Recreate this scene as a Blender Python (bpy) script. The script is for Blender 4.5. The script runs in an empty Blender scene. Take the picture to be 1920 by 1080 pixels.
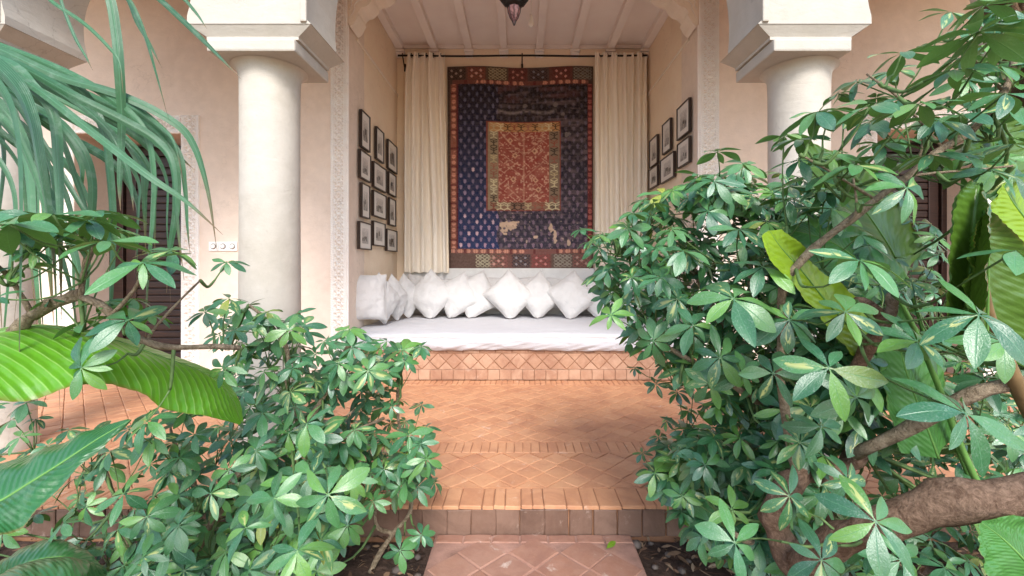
import bpy, bmesh, math, random
import numpy as np
from mathutils import Vector, Matrix, noise

# ------------------------------------------------------------------ camera, world, sun, exposure
scene = bpy.context.scene
EYE = 0.98                      # eye height above the terrace floor (z = 0)
FPX, CX, CY = 853.33, 975.0, 499.0
cd = bpy.data.cameras.new('camera'); cam = bpy.data.objects.new('camera', cd)
scene.collection.objects.link(cam); scene.camera = cam
cam.location = (0, 0, EYE); cam.rotation_euler = (math.radians(90), 0, 0)
cd.sensor_width = 36; cd.lens = 16; cd.shift_x = -15/1920; cd.shift_y = -41/1920
cd.clip_start = 0.05; cd.clip_end = 400

SUN_EL, SUN_AZ = 40.0, 8.0     # degrees; azimuth measured from behind the camera, to the right
world = bpy.data.worlds.new('World'); scene.world = world; world.use_nodes = True
wn = world.node_tree.nodes; wl = world.node_tree.links
bg = wn['Background']
sky = wn.new('ShaderNodeTexSky'); sky.sky_type = 'NISHITA'; sky.sun_disc = False
sky.sun_elevation = math.radians(SUN_EL); sky.sun_rotation = math.radians(180 - SUN_AZ)
sky.air_density = 0.9; sky.dust_density = 1.2; sky.ozone_density = 0.9
wl.new(sky.outputs[0], bg.inputs[0]); bg.inputs[1].default_value = 0.14
sl = bpy.data.lights.new('sun', 'SUN'); sl.energy = 1.5; sl.angle = math.radians(22); sl.color = (1.0, 0.965, 0.93)
sun = bpy.data.objects.new('sun', sl); scene.collection.objects.link(sun)
el, az = math.radians(SUN_EL), math.radians(SUN_AZ)
sdir = Vector((math.sin(az)*math.cos(el), -math.cos(az)*math.cos(el), math.sin(el)))
sun.rotation_euler = sdir.to_track_quat('Z', 'Y').to_euler(); sun.location = sdir*8
scene.view_settings.view_transform = 'Standard'; scene.view_settings.look = 'None'
scene.view_settings.exposure = 1.46; scene.view_settings.gamma = 1
scene.view_settings.use_curve_mapping = False
scene.cycles.max_bounces = 10; scene.cycles.diffuse_bounces = 8; scene.cycles.transmission_bounces = 4
scene.cycles.transparent_max_bounces = 6

# ------------------------------------------------------------------ helpers
COL = scene.collection
def P(px, py, d):
    return Vector(((px-CX)/FPX*d, d, EYE-(py-CY)/FPX*d))
def lin(r, g, b):
    f = lambda c: (c/255/12.92 if c/255 <= .04045 else ((c/255+.055)/1.055)**2.4)
    return (f(r), f(g), f(b))
def thing(name, label, cat, loc=(0, 0, 0), group=None):
    o = bpy.data.objects.new(name, None); COL.objects.link(o); o.location = loc
    o['label'] = label; o['category'] = cat
    if group: o['group'] = group
    o.empty_display_size = .05
    return o
def tag(o, label, cat, group=None):
    o['label'] = label; o['category'] = cat
    if group: o['group'] = group
    return o
def link(name, me, parent=None, mat=None, world_mesh=True, smooth=None):
    """mesh with coordinates in world space; when parented the parent's offset is taken out"""
    if mat is not None:
        me.materials.clear()
        for m in (mat if isinstance(mat, (list, tuple)) else [mat]): me.materials.append(m)
    o = bpy.data.objects.new(name, me); COL.objects.link(o)
    if parent is not None:
        o.parent = parent
        if world_mesh:
            w = Vector((0, 0, 0)); p = parent
            while p is not None: w += p.location; p = p.parent
            o.location = -w
    if smooth is not None:
        me.polygons.foreach_set('use_smooth', [smooth]*len(me.polygons))
    return o
def from_bm(name, bm, mat, parent=None, smooth=False, kind=None, bevel=0):
    if bevel:
        bmesh.ops.bevel(bm, geom=bm.edges[:], offset=bevel, segments=2, affect='EDGES', profile=.6, clamp_overlap=True)
    bmesh.ops.recalc_face_normals(bm, faces=bm.faces[:])
    me = bpy.data.meshes.new(name); bm.to_mesh(me); bm.free()
    o = link(name, me, parent, mat, smooth=smooth)
    if kind: o['kind'] = kind
    return o
def np_mesh(name, V, F, attr=None, uv=None):
    """V (n,3), F (m,4) numpy; attr {name: per-vertex float array or (n,3) colours}"""
    V = np.asarray(V, np.float32); F = np.asarray(F, np.int32)
    me = bpy.data.meshes.new(name)
    me.vertices.add(len(V)); me.vertices.foreach_set('co', V.ravel())
    k = F.shape[1]
    me.loops.add(F.size); me.loops.foreach_set('vertex_index', F.ravel())
    me.polygons.add(len(F)); me.polygons.foreach_set('loop_start', np.arange(0, F.size, k, dtype=np.int32))
    me.update(calc_edges=True)
    if attr:
        for n, a in attr.items():
            a = np.asarray(a, np.float32)
            if a.ndim == 1:
                me.attributes.new(n, 'FLOAT', 'POINT').data.foreach_set('value', a)
            else:
                c = np.ones((len(a), 4), np.float32); c[:, :3] = a
                me.attributes.new(n, 'FLOAT_COLOR', 'POINT').data.foreach_set('color', c.ravel())
    if uv is not None:
        l = me.uv_layers.new(name='UVMap'); l.data.foreach_set('uv', np.asarray(uv, np.float32)[F.ravel()].ravel())
    return me
def box(bm, x0, x1, y0, y1, z0, z1):
    vs = [bm.verts.new((x, y, z)) for x in (x0, x1) for y in (y0, y1) for z in (z0, z1)]
    for f in ((0,1,3,2), (4,6,7,5), (0,4,5,1), (2,3,7,6), (0,2,6,4), (1,5,7,3)):
        bm.faces.new([vs[i] for i in f])
def prism(bm, pts, y0, y1):
    """polygon in x-z extruded along y"""
    a = [bm.verts.new((x, y0, z)) for x, z in pts]; b = [bm.verts.new((x, y1, z)) for x, z in pts]
    bm.faces.new(a); bm.faces.new(b[::-1]); n = len(pts)
    for i in range(n): bm.faces.new((a[i], b[i], b[(i+1) % n], a[(i+1) % n]))
def lathe(bm, prof, cx, cy, seg=32, cap=True):
    rings = []
    for r, z in prof:
        rings.append([bm.verts.new((cx+r*math.cos(2*math.pi*i/seg), cy+r*math.sin(2*math.pi*i/seg), z)) for i in range(seg)])
    for a, b in zip(rings, rings[1:]):
        for i in range(seg): bm.faces.new((a[i], a[(i+1) % seg], b[(i+1) % seg], b[i]))
    if cap: bm.faces.new(rings[0][::-1]); bm.faces.new(rings[-1])
def catmull(pts, n):
    """resample a polyline of Vectors (any dimension) smoothly into n points"""
    p = np.array([tuple(q) for q in pts], float)
    if len(p) == 2: return [Vector(p[0]+(p[1]-p[0])*t) for t in np.linspace(0, 1, n)]
    q = np.vstack([2*p[0]-p[1], p, 2*p[-1]-p[-2]]); out = []
    for t in np.linspace(0, len(p)-1, n):
        i = min(int(t), len(p)-2); f = t-i; a, b, c, d = q[i:i+4]
        out.append(.5*((2*b)+(c-a)*f+(2*a-5*b+4*c-d)*f*f+(3*b-a-3*c+d)*f**3))
    return [Vector(o) for o in out]
def tube(bm, pts, radii, seg=6, rough=0.0, seed=0):
    """tapered tube along points; rough bumps the radius"""
    n = len(pts); rings = []; prev = None
    for i, p in enumerate(pts):
        t = (pts[min(i+1, n-1)]-pts[max(i-1, 0)])
        if t.length < 1e-9: t = Vector((0, 0, 1))
        t.normalize()
        a = prev-t*prev.dot(t) if prev is not None else t.cross(Vector((.31, .87, .4)))
        if a.length < 1e-3: a = t.cross(Vector((1, .2, 0)))
        a.normalize(); prev = a; b = t.cross(a).normalized()
        r = radii[i] if hasattr(radii, '__len__') else radii
        ring = []
        for k in range(seg):
            an = 2*math.pi*k/seg; dv = a*math.cos(an)+b*math.sin(an); rr = r
            if rough: rr *= 1+rough*noise.noise((p+dv*r)*(.35/max(r, .004))+Vector((seed*7.1, 0, 0)))
            ring.append(bm.verts.new(p+dv*rr))
        rings.append(ring)
    for u, v in zip(rings, rings[1:]):
        for k in range(seg): bm.faces.new((u[k], u[(k+1) % seg], v[(k+1) % seg], v[k]))
    bm.faces.new(rings[0][::-1]); bm.faces.new(rings[-1])

# ------------------------------------------------------------------ materials
class M:
    def __init__(s, name, rough=.8, spec=.3):
        s.m = bpy.data.materials.new(name); s.m.use_nodes = True
        s.n = s.m.node_tree.nodes; s.l = s.m.node_tree.links
        s.b = s.n['Principled BSDF']; s.b.inputs['Roughness'].default_value = rough
        s.b.inputs['Specular IOR Level'].default_value = spec
    def new(s, t, **kw):
        x = s.n.new(t)
        for k, v in kw.items(): setattr(x, k, v)
        return x
    def set(s, sock, v):
        if hasattr(v, 'is_output') or isinstance(v, bpy.types.NodeSocket): s.l.new(v, sock)
        elif isinstance(v, (tuple, list)) and len(v) == 3 and sock.type == 'RGBA': sock.default_value = (*v, 1)
        else: sock.default_value = v
    def coord(s, kind='Object', scale=(1, 1, 1)):
        c = s.new('ShaderNodeTexCoord'); mp = s.new('ShaderNodeMapping'); mp.inputs['Scale'].default_value = scale
        s.l.new(c.outputs[kind], mp.inputs[0]); return mp.outputs[0]
    def noise(s, scale, detail=4, vec=None, rough=.55, dist=0):
        x = s.new('ShaderNodeTexNoise'); x.inputs['Scale'].default_value = scale; x.inputs['Detail'].default_value = detail
        x.inputs['Roughness'].default_value = rough; x.inputs['Distortion'].default_value = dist
        if vec is not None: s.l.new(vec, x.inputs['Vector'])
        return x.outputs['Fac']
    def voro(s, scale, vec=None, out='Distance', feature='F1'):
        x = s.new('ShaderNodeTexVoronoi'); x.feature = feature; x.inputs['Scale'].default_value = scale
        if vec is not None: s.l.new(vec, x.inputs['Vector'])
        return x.outputs[out]
    def ramp(s, fac, stops):
        x = s.new('ShaderNodeValToRGB'); e = x.color_ramp.elements
        while len(e) < len(stops): e.new(.5)
        for el_, (p, c) in zip(e, stops): el_.position = p; el_.color = (*(c if isinstance(c, tuple) else (c, c, c)), 1)
        s.l.new(fac, x.inputs[0]); return x.outputs[0]
    def mix(s, fac, a, b, mode='MIX'):
        x = s.new('ShaderNodeMix', data_type='RGBA', blend_type=mode)
        s.set(x.inputs[0], fac); s.set(x.inputs[6], a); s.set(x.inputs[7], b); return x.outputs[2]
    def math(s, op, a, b=0.0, clamp=False):
        x = s.new('ShaderNodeMath', operation=op, use_clamp=clamp); s.set(x.inputs[0], a); s.set(x.inputs[1], b); return x.outputs[0]
    def attr(s, name, out='Fac'):
        x = s.new('ShaderNodeAttribute'); x.attribute_name = name; return x.outputs[out]
    def rnd(s):
        """per-piece random number: object random plus the mesh's own 'rnd' attribute"""
        oi = s.new('ShaderNodeObjectInfo')
        return s.math('FRACT', s.math('ADD', oi.outputs['Random'], s.attr('rnd')))
    def bump(s, h, strength=.3, dist=.01):
        x = s.new('ShaderNodeBump'); x.inputs['Strength'].default_value = strength; x.inputs['Distance'].default_value = dist
        s.l.new(h, x.inputs['Height']); s.l.new(x.outputs[0], s.b.inputs['Normal']); return x
    def col(s, v): s.set(s.b.inputs['Base Color'], v); return s
def simple(name, c, rough=.8, var=.12, scale=6, bump=.15, bs=60, spec=.3, bd=.004, metal=0):
    m = M(name, rough, spec); v = m.coord()
    dark = tuple(x*(1-var) for x in c); light = tuple(min(.9, x*(1+var)) for x in c)
    m.col(m.ramp(m.noise(scale, 6, v), [(.3, dark), (.7, light)]))
    if bump: m.bump(m.noise(bs, 5, v), bump, bd)
    m.b.inputs['Metallic'].default_value = metal
    return m.m

def plaster(name, c, stain, amt=.5):
    m = M(name, .72, .3); v = m.coord()
    n1 = m.noise(2.2, 8, v, .6, .6); n2 = m.noise(14, 6, v, .6)
    base = m.mix(m.ramp(n1, [(.42, 0.0), (.75, 1.0)]), c, stain)
    base = m.mix(m.math('MULTIPLY', m.ramp(n2, [(.4, 0.0), (.72, 1.0)]), amt), base, tuple(min(.88, x*1.14) for x in c))
    wv_ = m.new('ShaderNodeVectorMath', operation='ADD'); nn_ = m.new('ShaderNodeTexNoise'); nn_.inputs['Scale'].default_value = 3.5; nn_.inputs['Detail'].default_value = 6; m.l.new(v, nn_.inputs[0]); m.l.new(v, wv_.inputs[0]); m.l.new(nn_.outputs['Color'], wv_.inputs[1])
    crack = m.math('MULTIPLY', m.ramp(m.voro(2.3, wv_.outputs[0], feature='DISTANCE_TO_EDGE'), [(0, 1.0), (.012, 0.0)]), m.ramp(m.noise(1.3, 3, v), [(.48, 0.0), (.6, 1.0)]))
    base = m.mix(m.math('MULTIPLY', crack, .35), base, tuple(x*.5 for x in stain))
    speck = m.ramp(m.noise(38, 6, v, .7), [(.60, 0.0), (.72, .30)]); base = m.mix(speck, base, tuple(x*.82 for x in stain))
    m.col(base)
    tv_ = m.coord('Object', (1, 1, 3.2))
    m.bump(m.math('ADD', m.math('ADD', m.math('MULTIPLY', m.noise(4, 7, tv_, .6, 1.0), 2.6), m.noise(60, 5, v, .65)), m.math('MULTIPLY', crack, -1.2)), .24, .007)
    return m.m
MAT = {}
MAT['wall'] = plaster('wall_plaster', (.74, .62, .515), (.68, .56, .455))
MAT['niche'] = plaster('niche_plaster', (.86, .70, .53), (.81, .65, .48), .3)
MAT['column'] = plaster('column_plaster', (.49, .45, .385), (.42, .375, .305))
MAT['block'] = plaster('capital_plaster', (.455, .42, .36), (.41, .37, .305))
MAT['stucco'] = plaster('carved_stucco', (.85, .79, .73), (.81, .74, .67))
MAT['cream'] = plaster('cream_moulding_plaster', (.82, .72, .60), (.76, .66, .53), .3)
MAT['ceiling'] = simple('painted_ceiling', (.88, .79, .73), .6, .05, 3, .08)
MAT['ledge'] = plaster('white_ledge', (.66, .65, .63), (.60, .58, .55))
MAT['iron'] = simple('black_iron', (.018, .016, .015), .45, .3, 30, .1, metal=.6, spec=.5)
MAT['frame'] = simple('dark_frame_wood', (.035, .022, .016), .4, .25, 20, .1, spec=.4)
MAT['board'] = simple('passepartout', (.70, .66, .60), .8, .03, 10, 0)
MAT['plastic'] = simple('white_plastic', (.80, .78, .74), .35, .01, 10, 0)
MAT['dark'] = simple('dark_gap', (.05, .04, .035), .7, .2, 10, 0)

def fabric(name, c, wr=14, var=.05, sc=(1, 1, 1), weave=500):
    m = M(name, .9, .15); v = m.coord('Object', sc)
    c2 = tuple(x*(1-var) for x in c)
    m.col(m.ramp(m.noise(7, 4, v), [(.3, c2), (.7, c)]))
    h = m.math('ADD', m.math('MULTIPLY', m.noise(wr, 4, v, .5, 1.2), 1.6), m.math('MULTIPLY', m.noise(weave, 2, v), .12))
    m.bump(h, .55, .012)
    m.b.inputs['Sheen Weight'].default_value = .15
    return m.m
MAT['cushion'] = fabric('white_linen', (.60, .585, .57))
MAT['mattress'] = fabric('white_cotton', (.55, .545, .565), 6, .04, (1, 2.5, 2.5))
MAT['piping'] = fabric('piping_cloth', (.62, .57, .54), 30)
MAT['curtain'] = fabric('curtain_cloth', (.89, .81, .69), 9, .08, (6, 6, .6))

def door_wood():
    m = M('carved_door_wood', .45, .35); v = m.coord('Object', (1, 1, 14))
    m.col(m.ramp(m.noise(5, 8, v, .65, .8), [(.3, (.012, .006, .005)), (.7, (.042, .020, .014))]))
    m.bump(m.noise(9, 6, v), .25, .004); return m.m
MAT['door'] = door_wood()

m_ = lambda a, b: tuple((x+y)/2 for x, y in zip(a, b))
def terracotta(name, base, light, dark, lime, limeamt=.5, wear=.0):
    m = M(name, .62, .35); v = m.coord('Object'); r = m.rnd()
    w = m.new('ShaderNodeNewGeometry').outputs['Position']
    g = m.ramp(r, [(0, m_(dark, base)), (.28, base), (.72, m_(light, base)), (1, base)])
    g = m.mix(m.ramp(m.noise(26, 6, w, .65), [(.4, 0.0), (.75, .55)]), g, light)
    g = m.mix(m.ramp(m.noise(4.3, 6, w, .68, 1.0), [(.46, 0.0), (.68, .85)]), g, dark)
    lm = m.math('MULTIPLY', m.ramp(m.noise(11, 8, w, .72, .6), [(.60, 0.0), (.70, 1.0)]),
                m.ramp(m.noise(1.7, 3, w), [(.46-wear, 0.0), (.62-wear, limeamt)]))
    g = m.mix(lm, g, lime); m.col(g)
    m.b.inputs['Coat Weight'].default_value = 0.05
    m.bump(m.math('ADD', m.noise(60, 6, w, .65), m.math('MULTIPLY', m.noise(9, 4, w), 1.5)), .35, .004)
    rr = m.ramp(m.noise(8, 4, w), [(.3, .48), (.7, .78)]); m.l.new(rr, m.b.inputs['Roughness'])
    return m.m
MAT['tile'] = terracotta('terracotta_tile', (.55, .27, .14), (.62, .34, .19), (.42, .19, .105), (.70, .55, .44), .75, .08)
MAT['basetile'] = terracotta('sofa_base_tile', (.40, .22, .135), (.54, .35, .24), (.31, .155, .095), (.70, .56, .46), .4)
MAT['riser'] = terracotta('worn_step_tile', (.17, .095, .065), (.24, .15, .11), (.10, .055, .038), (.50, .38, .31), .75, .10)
MAT['slab'] = terracotta('worn_path_tile', (.33, .165, .11), (.40, .24, .18), (.26, .13, .095), (.56, .44, .37), .95, .22)
MAT['grout'] = simple('tile_grout', (.33, .165, .09), .9, .3, 9, .5, 90)
MAT['slabgrout'] = simple('cement_grout', (.33, .19, .145), .9, .35, 9, .5, 90)
MAT['soil'] = simple('garden_soil', (.075, .048, .035), .95, .5, 14, .9, 40, bd=.02)

def rug_mat():
    m = M('woven_kilim', .95, .08); c = m.attr('rugcol', 'Color')
    v = m.coord('Object', (1, 1, 1))
    wv = m.new('ShaderNodeTexWave'); wv.inputs['Scale'].default_value = 60; wv.bands_direction = 'Z'; m.l.new(v, wv.inputs[0])
    m.col(m.mix(m.ramp(m.noise(45, 5, v, .7), [(.35, .0), (.8, .35)]), c, m.mix(.5, c, (.45, .36, .30))))
    m.bump(m.math('ADD', wv.outputs['Fac'], m.noise(25, 4, v)), .35, .003)
    return m.m
MAT['rug'] = rug_mat()
def print_mat():
    m = M('photo_print', .35, .5); m.col(m.attr('printcol', 'Color')); return m.m
MAT['print'] = print_mat()

def leaf_mat(name, cols, under, trans=.25, rough=.36, dust=.35, varieg=0.0, veins=12, vein_col=(.2, .34, .12), vfac=.25, parallel=False, vb=.25, spec=.5):
    """leaf: UV u across (0.5 = midrib), v along; colour differs leaf by leaf"""
    m = M(name, rough, spec); r = m.rnd()
    uvn = m.new('ShaderNodeUVMap'); sep = m.new('ShaderNodeSeparateXYZ'); m.l.new(uvn.outputs[0], sep.inputs[0])
    u, vv = sep.outputs[0], sep.outputs[1]
    au = m.math('ABSOLUTE', m.math('SUBTRACT', u, .5))
    n = len(cols); base = m.ramp(r, [(i/(n-1), c) for i, c in enumerate(cols)] if not varieg else [(.94*i/(n-2), c) for i, c in enumerate(cols[:-1])]+[(.985, cols[-2]), (.995, cols[-1])])
    pos = m.new('ShaderNodeTexCoord').outputs['Object']
    # side veins slanting away from the midrib
    wv = m.math('SINE', m.math('MULTIPLY', (m.math('ADD', u, 0.0) if parallel else m.math('SUBTRACT', vv, m.math('MULTIPLY', au, .55))), veins*6.283*(2 if parallel else 1)))
    vf = m.math('MULTIPLY', m.ramp(wv, [((.86 if name.startswith('banana') else .55), 0.0), (.99, 1.0)]) if not parallel else m.math('MULTIPLY', m.math('ADD', wv, 1.0), .5), vfac)
    base = m.mix(vf, base, vein_col)
    mid = m.ramp(au, [(.0, 1.0), (.035, 0.0)])
    base = m.mix(m.math('MULTIPLY', mid, .6), base, tuple(min(.5, x*1.5) for x in vein_col))
    if varieg:
        sh = m.new('ShaderNodeVectorMath', operation='ADD'); cmb = m.new('ShaderNodeCombineXYZ')
        m.l.new(m.math('MULTIPLY', r, 37.0), cmb.inputs[2]); m.l.new(uvn.outputs[0], sh.inputs[0]); m.l.new(cmb.outputs[0], sh.inputs[1])
        blot = m.ramp(m.noise(3.0, 3, sh.outputs[0], .5, .8), [(.50, 0.0), (.53, 1.0)])
        near = m.ramp(au, [(.08, 1.0), (.26, 0.0)])
        pick = m.ramp(m.math('FRACT', m.math('MULTIPLY', r, 7.13)), [(1-varieg-.01, 0.0), (1-varieg, 1.0)])
        base = m.mix(m.math('MULTIPLY', m.math('MULTIPLY', blot, near), pick), base, (.40, .44, .15))
    if varieg:
        bt = m.math('MULTIPLY', m.ramp(m.math('ADD', vv, m.math('MULTIPLY', m.noise(5, 3, pos), .2)), [(1.0, 0.0), (1.06, 1.0)]), m.ramp(m.math('FRACT', m.math('MULTIPLY', r, 13.7)), [(.62, 0.0), (.64, 1.0)]))
        base = m.mix(bt, base, (.17, .10, .03))
    if dust:
        d = m.math('MULTIPLY', m.ramp(m.noise(32, 5, pos, .75), [(.50, 0.0), (.66, 1.0)]), m.ramp(m.noise(5, 3, pos), [(.35, .10), (.65, 1.0)]))
        base = m.mix(m.math('MULTIPLY', d, dust), base, (.36, .45, .39))
        rg = m.math('ADD', m.math('MULTIPLY', d, .25), rough); m.l.new(rg, m.b.inputs['Roughness'])
    tipn = m.math('ADD', vv, m.math('MULTIPLY', m.noise(4, 3, pos), .10))
    if parallel: base = m.mix(m.ramp(tipn, [(.90, 0.0), (1.0, 1.0)]), base, (.16, .10, .045))
    if name.startswith('banana'):
        ed = m.math('ADD', au, m.math('MULTIPLY', m.math('SUBTRACT', m.noise(14, 5, pos, .7), .5), .10))
        base = m.mix(m.ramp(ed, [(.475, 0.0), (.505, 1.0)]), base, (.22, .15, .04))
        base = m.mix(m.ramp(m.noise(7, 5, pos, .65), [(.42, 0.0), (.75, .45)]), base, tuple(x*1.5 for x in cols[0]))
    geo = m.new('ShaderNodeNewGeometry')
    c = m.mix(geo.outputs['Backfacing'], base, m.mix(.55, base, under)); m.col(c)
    m.bump(m.math('ADD', m.math('MULTIPLY', mid, -1.5), m.math('ADD', m.math('MULTIPLY', wv, vb), m.math('MULTIPLY', m.noise(30, 3, pos), .8))), .25, .004)
    tr = m.new('ShaderNodeBsdfTranslucent'); m.l.new(m.mix(.5, c, under), tr.inputs[0])
    mx = m.new('ShaderNodeMixShader'); mx.inputs[0].default_value = trans
    out = m.n['Material Output']; m.l.new(m.b.outputs[0], mx.inputs[1]); m.l.new(tr.outputs[0], mx.inputs[2]); m.l.new(mx.outputs[0], out.inputs[0])
    return m.m
G = lambda *a: tuple(a)
MAT['leaf'] = leaf_mat('umbrella_leaf', [(.020, .100, .034), (.042, .160, .058), (.080, .230, .062), (.032, .130, .064), (.13, .30, .045), (.05, .18, .055), (.025, .115, .045), (.30, .34, .04)],
                       (.16, .32, .05), .12, .30, .42, .12, 5, (.06, .17, .08), .16, vb=.03, spec=.8)
MAT['strap'] = leaf_mat('strap_leaf', [(.006, .050, .014), (.024, .105, .036), (.070, .20, .090), (.010, .065, .020), (.045, .15, .055), (.016, .085, .028)], (.13, .28, .08), .14, .34, .25, 0, 5, (.09, .24, .13), .35, True, vb=.5, spec=.5)
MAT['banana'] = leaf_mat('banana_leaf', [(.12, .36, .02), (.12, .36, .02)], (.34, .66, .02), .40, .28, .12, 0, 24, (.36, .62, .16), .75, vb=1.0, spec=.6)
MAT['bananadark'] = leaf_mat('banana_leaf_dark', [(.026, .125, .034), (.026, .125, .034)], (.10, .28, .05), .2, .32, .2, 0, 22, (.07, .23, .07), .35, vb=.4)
MAT['bananayellow'] = leaf_mat('banana_leaf_young', [(.11, .22, .012), (.11, .22, .012)], (.30, .46, .02), .22, .36, .08, 0, 12, (.26, .42, .03), .3, vb=.4)
MAT['bananaolive'] = leaf_mat('banana_leaf_olive', [(.028, .085, .012), (.028, .085, .012)], (.10, .19, .02), .10, .34, .1, 0, 14, (.09, .2, .04), .3, vb=.4)
def bark(name, a, b, sc=(1, 1, 1)):
    m = M(name, .85, .2); v = m.coord('Object', sc)
    m.col(m.ramp(m.noise(22, 8, v, .75, 1.2), [(.38, a), (.64, b)]))
    ck = m.ramp(m.voro(60, m.coord('Object', tuple(s_*.6 for s_ in sc)), feature='DISTANCE_TO_EDGE'), [(0, 0.0), (.14, 1.0)])
    m.col(m.mix(m.math('MULTIPLY', m.math('MULTIPLY', m.math('SUBTRACT', 1.0, ck), m.noise(9, 4, v)), .28), m.ramp(m.noise(34, 10, v, .85, 1.4), [(.40, tuple(x*.75 for x in a)), (.62, b)]), tuple(x*.45 for x in a)))
    m.bump(m.math('ADD', m.math('ADD', m.noise(42, 10, v, .82), m.math('MULTIPLY', ck, .12)), m.math('MULTIPLY', m.noise(140, 3, v), .5)), 1.0, .014); return m.m
MAT['bark'] = bark('grey_brown_bark', (.18, .105, .066), (.38, .25, .17))
MAT['palebark'] = bark('pale_bark', (.24, .18, .11), (.50, .40, .28))
MAT['twig'] = simple('green_twig', (.10, .17, .055), .6, .35, 40, .2)
MAT['fibre'] = bark('palm_fibre', (.13, .065, .035), (.42, .25, .14), (8, 8, .6))
MAT['petiole'] = simple('banana_petiole', (.17, .11, .05), .55, .3, 18, .2)

# ================================================================== the building
D1, D2 = 3.91, 5.495            # wall plane, back wall of the alcove
NXL, NXR = -1.482, 1.537        # alcove opening
FRONT = 1.862                   # terrace edge
CEIL = 3.55
R = random.Random(5)

# ground
bm = bmesh.new()
N = 60
gx = np.linspace(-9, 9, 91); gy = np.linspace(-9, FRONT-.002, 61)
X, Y = np.meshgrid(gx, gy)
Z = np.array([[-.145+.02*noise.noise(Vector((x*2.1, y*2.1, 0)))+.015*noise.noise(Vector((x*7, y*7, 3))) for x in gx] for y in gy])
bm.free()
idx = lambda i, j: j*91+i
F = [(idx(i, j), idx(i+1, j), idx(i+1, j+1), idx(i, j+1)) for j in range(60) for i in range(90)]
o = link('garden_soil', np_mesh('garden_soil', np.stack([X.ravel(), Y.ravel(), Z.ravel()], 1), F), None, MAT['soil'], smooth=True); o['kind'] = 'structure'

bounce_paving = from_bm('unseen_bounce_paving', (lambda b: (box(b, -9, 9, -9, -.9, -.3, -.112), b)[1])(bmesh.new()), MAT['slabgrout']); bounce_paving['kind'] = 'structure'  # unseen paving behind the camera, added to bounce warm light up to the ceilings
# terrace: grout bed plus individual tiles
floor = from_bm('terrace_floor', (lambda b: (box(b, -7, 8, FRONT+.012, D1+.4, -.3, -.006), b)[1])(bmesh.new()), MAT['grout'])
floor['kind'] = 'structure'

def tile_mesh(name, w, h, t=.012, seed=0, bev=.0035, rnd=0.0):
    """a hand-cut tile lying flat: slightly irregular outline, rounded worn edge"""
    r = random.Random(seed); j = lambda a: r.uniform(-a, a)
    c = [(-w/2, -h/2), (0+j(.004), -h/2), (w/2, -h/2), (w/2, j(.004)), (w/2, h/2), (j(.004), h/2), (-w/2, h/2), (-w/2, j(.004))]
    c = [(x+j(.0016), y+j(.0016)) for x, y in c]
    V = [(x, y, -t) for x, y in c]+[(x, y, -bev*.8) for x, y in c]+[(x*(1-2*bev/w), y*(1-2*bev/h), j(.0007)) for x, y in c]+[(0, 0, .0006)]
    F = []
    for k in range(8):
        k2 = (k+1) % 8
        F += [(k, k2, k2+8, k+8), (k+8, k2+8, k2+16, k+16), (k+16, k2+16, 24, 24)]
    return np.array(V, np.float32), F
def tile_me(name, V, F, mat, rnd=None):
    me = bpy.data.meshes.new(name); me.from_pydata([tuple(v) for v in V], [], [f[:3] if len(f) == 4 and f[2] == f[3] else f for f in F])
    me.materials.append(mat)
    if rnd is not None: me.attributes.new('rnd', 'FLOAT', 'POINT').data.foreach_set('value', np.asarray(rnd, np.float32))
    return me
def lay(tiles, variants, name, mat, parent, limit, score, stuff_name):
    """tiles: list of (matrix, variant); the `limit` best-scoring become parts, the rest one joined part"""
    tiles = sorted(tiles, key=lambda t: -score(t[0].translation))
    meshes = [tile_me(name, V, F, mat) for V, F in variants]
    base = Vector(parent.location)
    for mtx, k in tiles[:limit]:
        o = bpy.data.objects.new(name, meshes[k]); COL.objects.link(o); o.parent = parent
        mm = mtx.copy(); mm.translation -= base; o.matrix_local = mm
    rest = tiles[limit:]
    if rest:
        VV, FF, RR, off = [], [], [], 0
        for mtx, k in rest:
            V, F = variants[k]; a = np.array(mtx)
            VV.append(V@a[:3, :3].T+a[:3, 3]-np.array(base)); FF += [tuple(i+off for i in f) for f in F]
            RR += [R.random()]*len(V); off += len(V)
        me = tile_me(stuff_name, np.vstack(VV), FF, mat, RR)
        o = link(stuff_name, me, parent, None, world_mesh=False); o['kind'] = 'stuff'
TS = .0995
tv = [tile_mesh('t', TS-.0035, TS-.0035, seed=i) for i in range(8)]
def rotz(a): return Matrix.Rotation(a, 4, 'Z')
def jit(r, x, y, z=0, a=.012, h=.0022): 
    return Matrix.Translation((x, y, z+r.uniform(-h, h*.3)))@Matrix.Rotation(r.uniform(-.012, .012), 4, 'X')@Matrix.Rotation(r.uniform(-.012, .012), 4, 'Y')@rotz(r.uniform(-a, a))
def clip_lattice(x0, x1, y0, y1, half, x_off=0.0, y_off=0.0):
    """diamond lattice of 45-degree tiles whose centres lie inside the strip"""
    out = []; j = 0; y = y0+y_off
    while y < y1:
        x = x0+x_off+(half if j % 2 else 0)
        while x < x1:
            out.append((x, y)); x += 2*half
        y += half; j += 1
    return out
half = TS/math.sqrt(2)
tiles = []
for (ya, yb) in ((2.014, 2.395), (2.541, 3.76)):
    n = round((yb-ya)/half); hh = (yb-ya)/n
    for j in range(0, n+1):
        y = ya+j*hh
        x = -4.6+(half if j % 2 else 0)
        while x < 5.4:
            x += 2*half
            if j in (0, n): continue
            m_ = jit(R, x, y)@Matrix.Diagonal((1, hh/half, 1, 1))@rotz(math.radians(45)); tiles.append((m_, R.randrange(8)))
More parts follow.
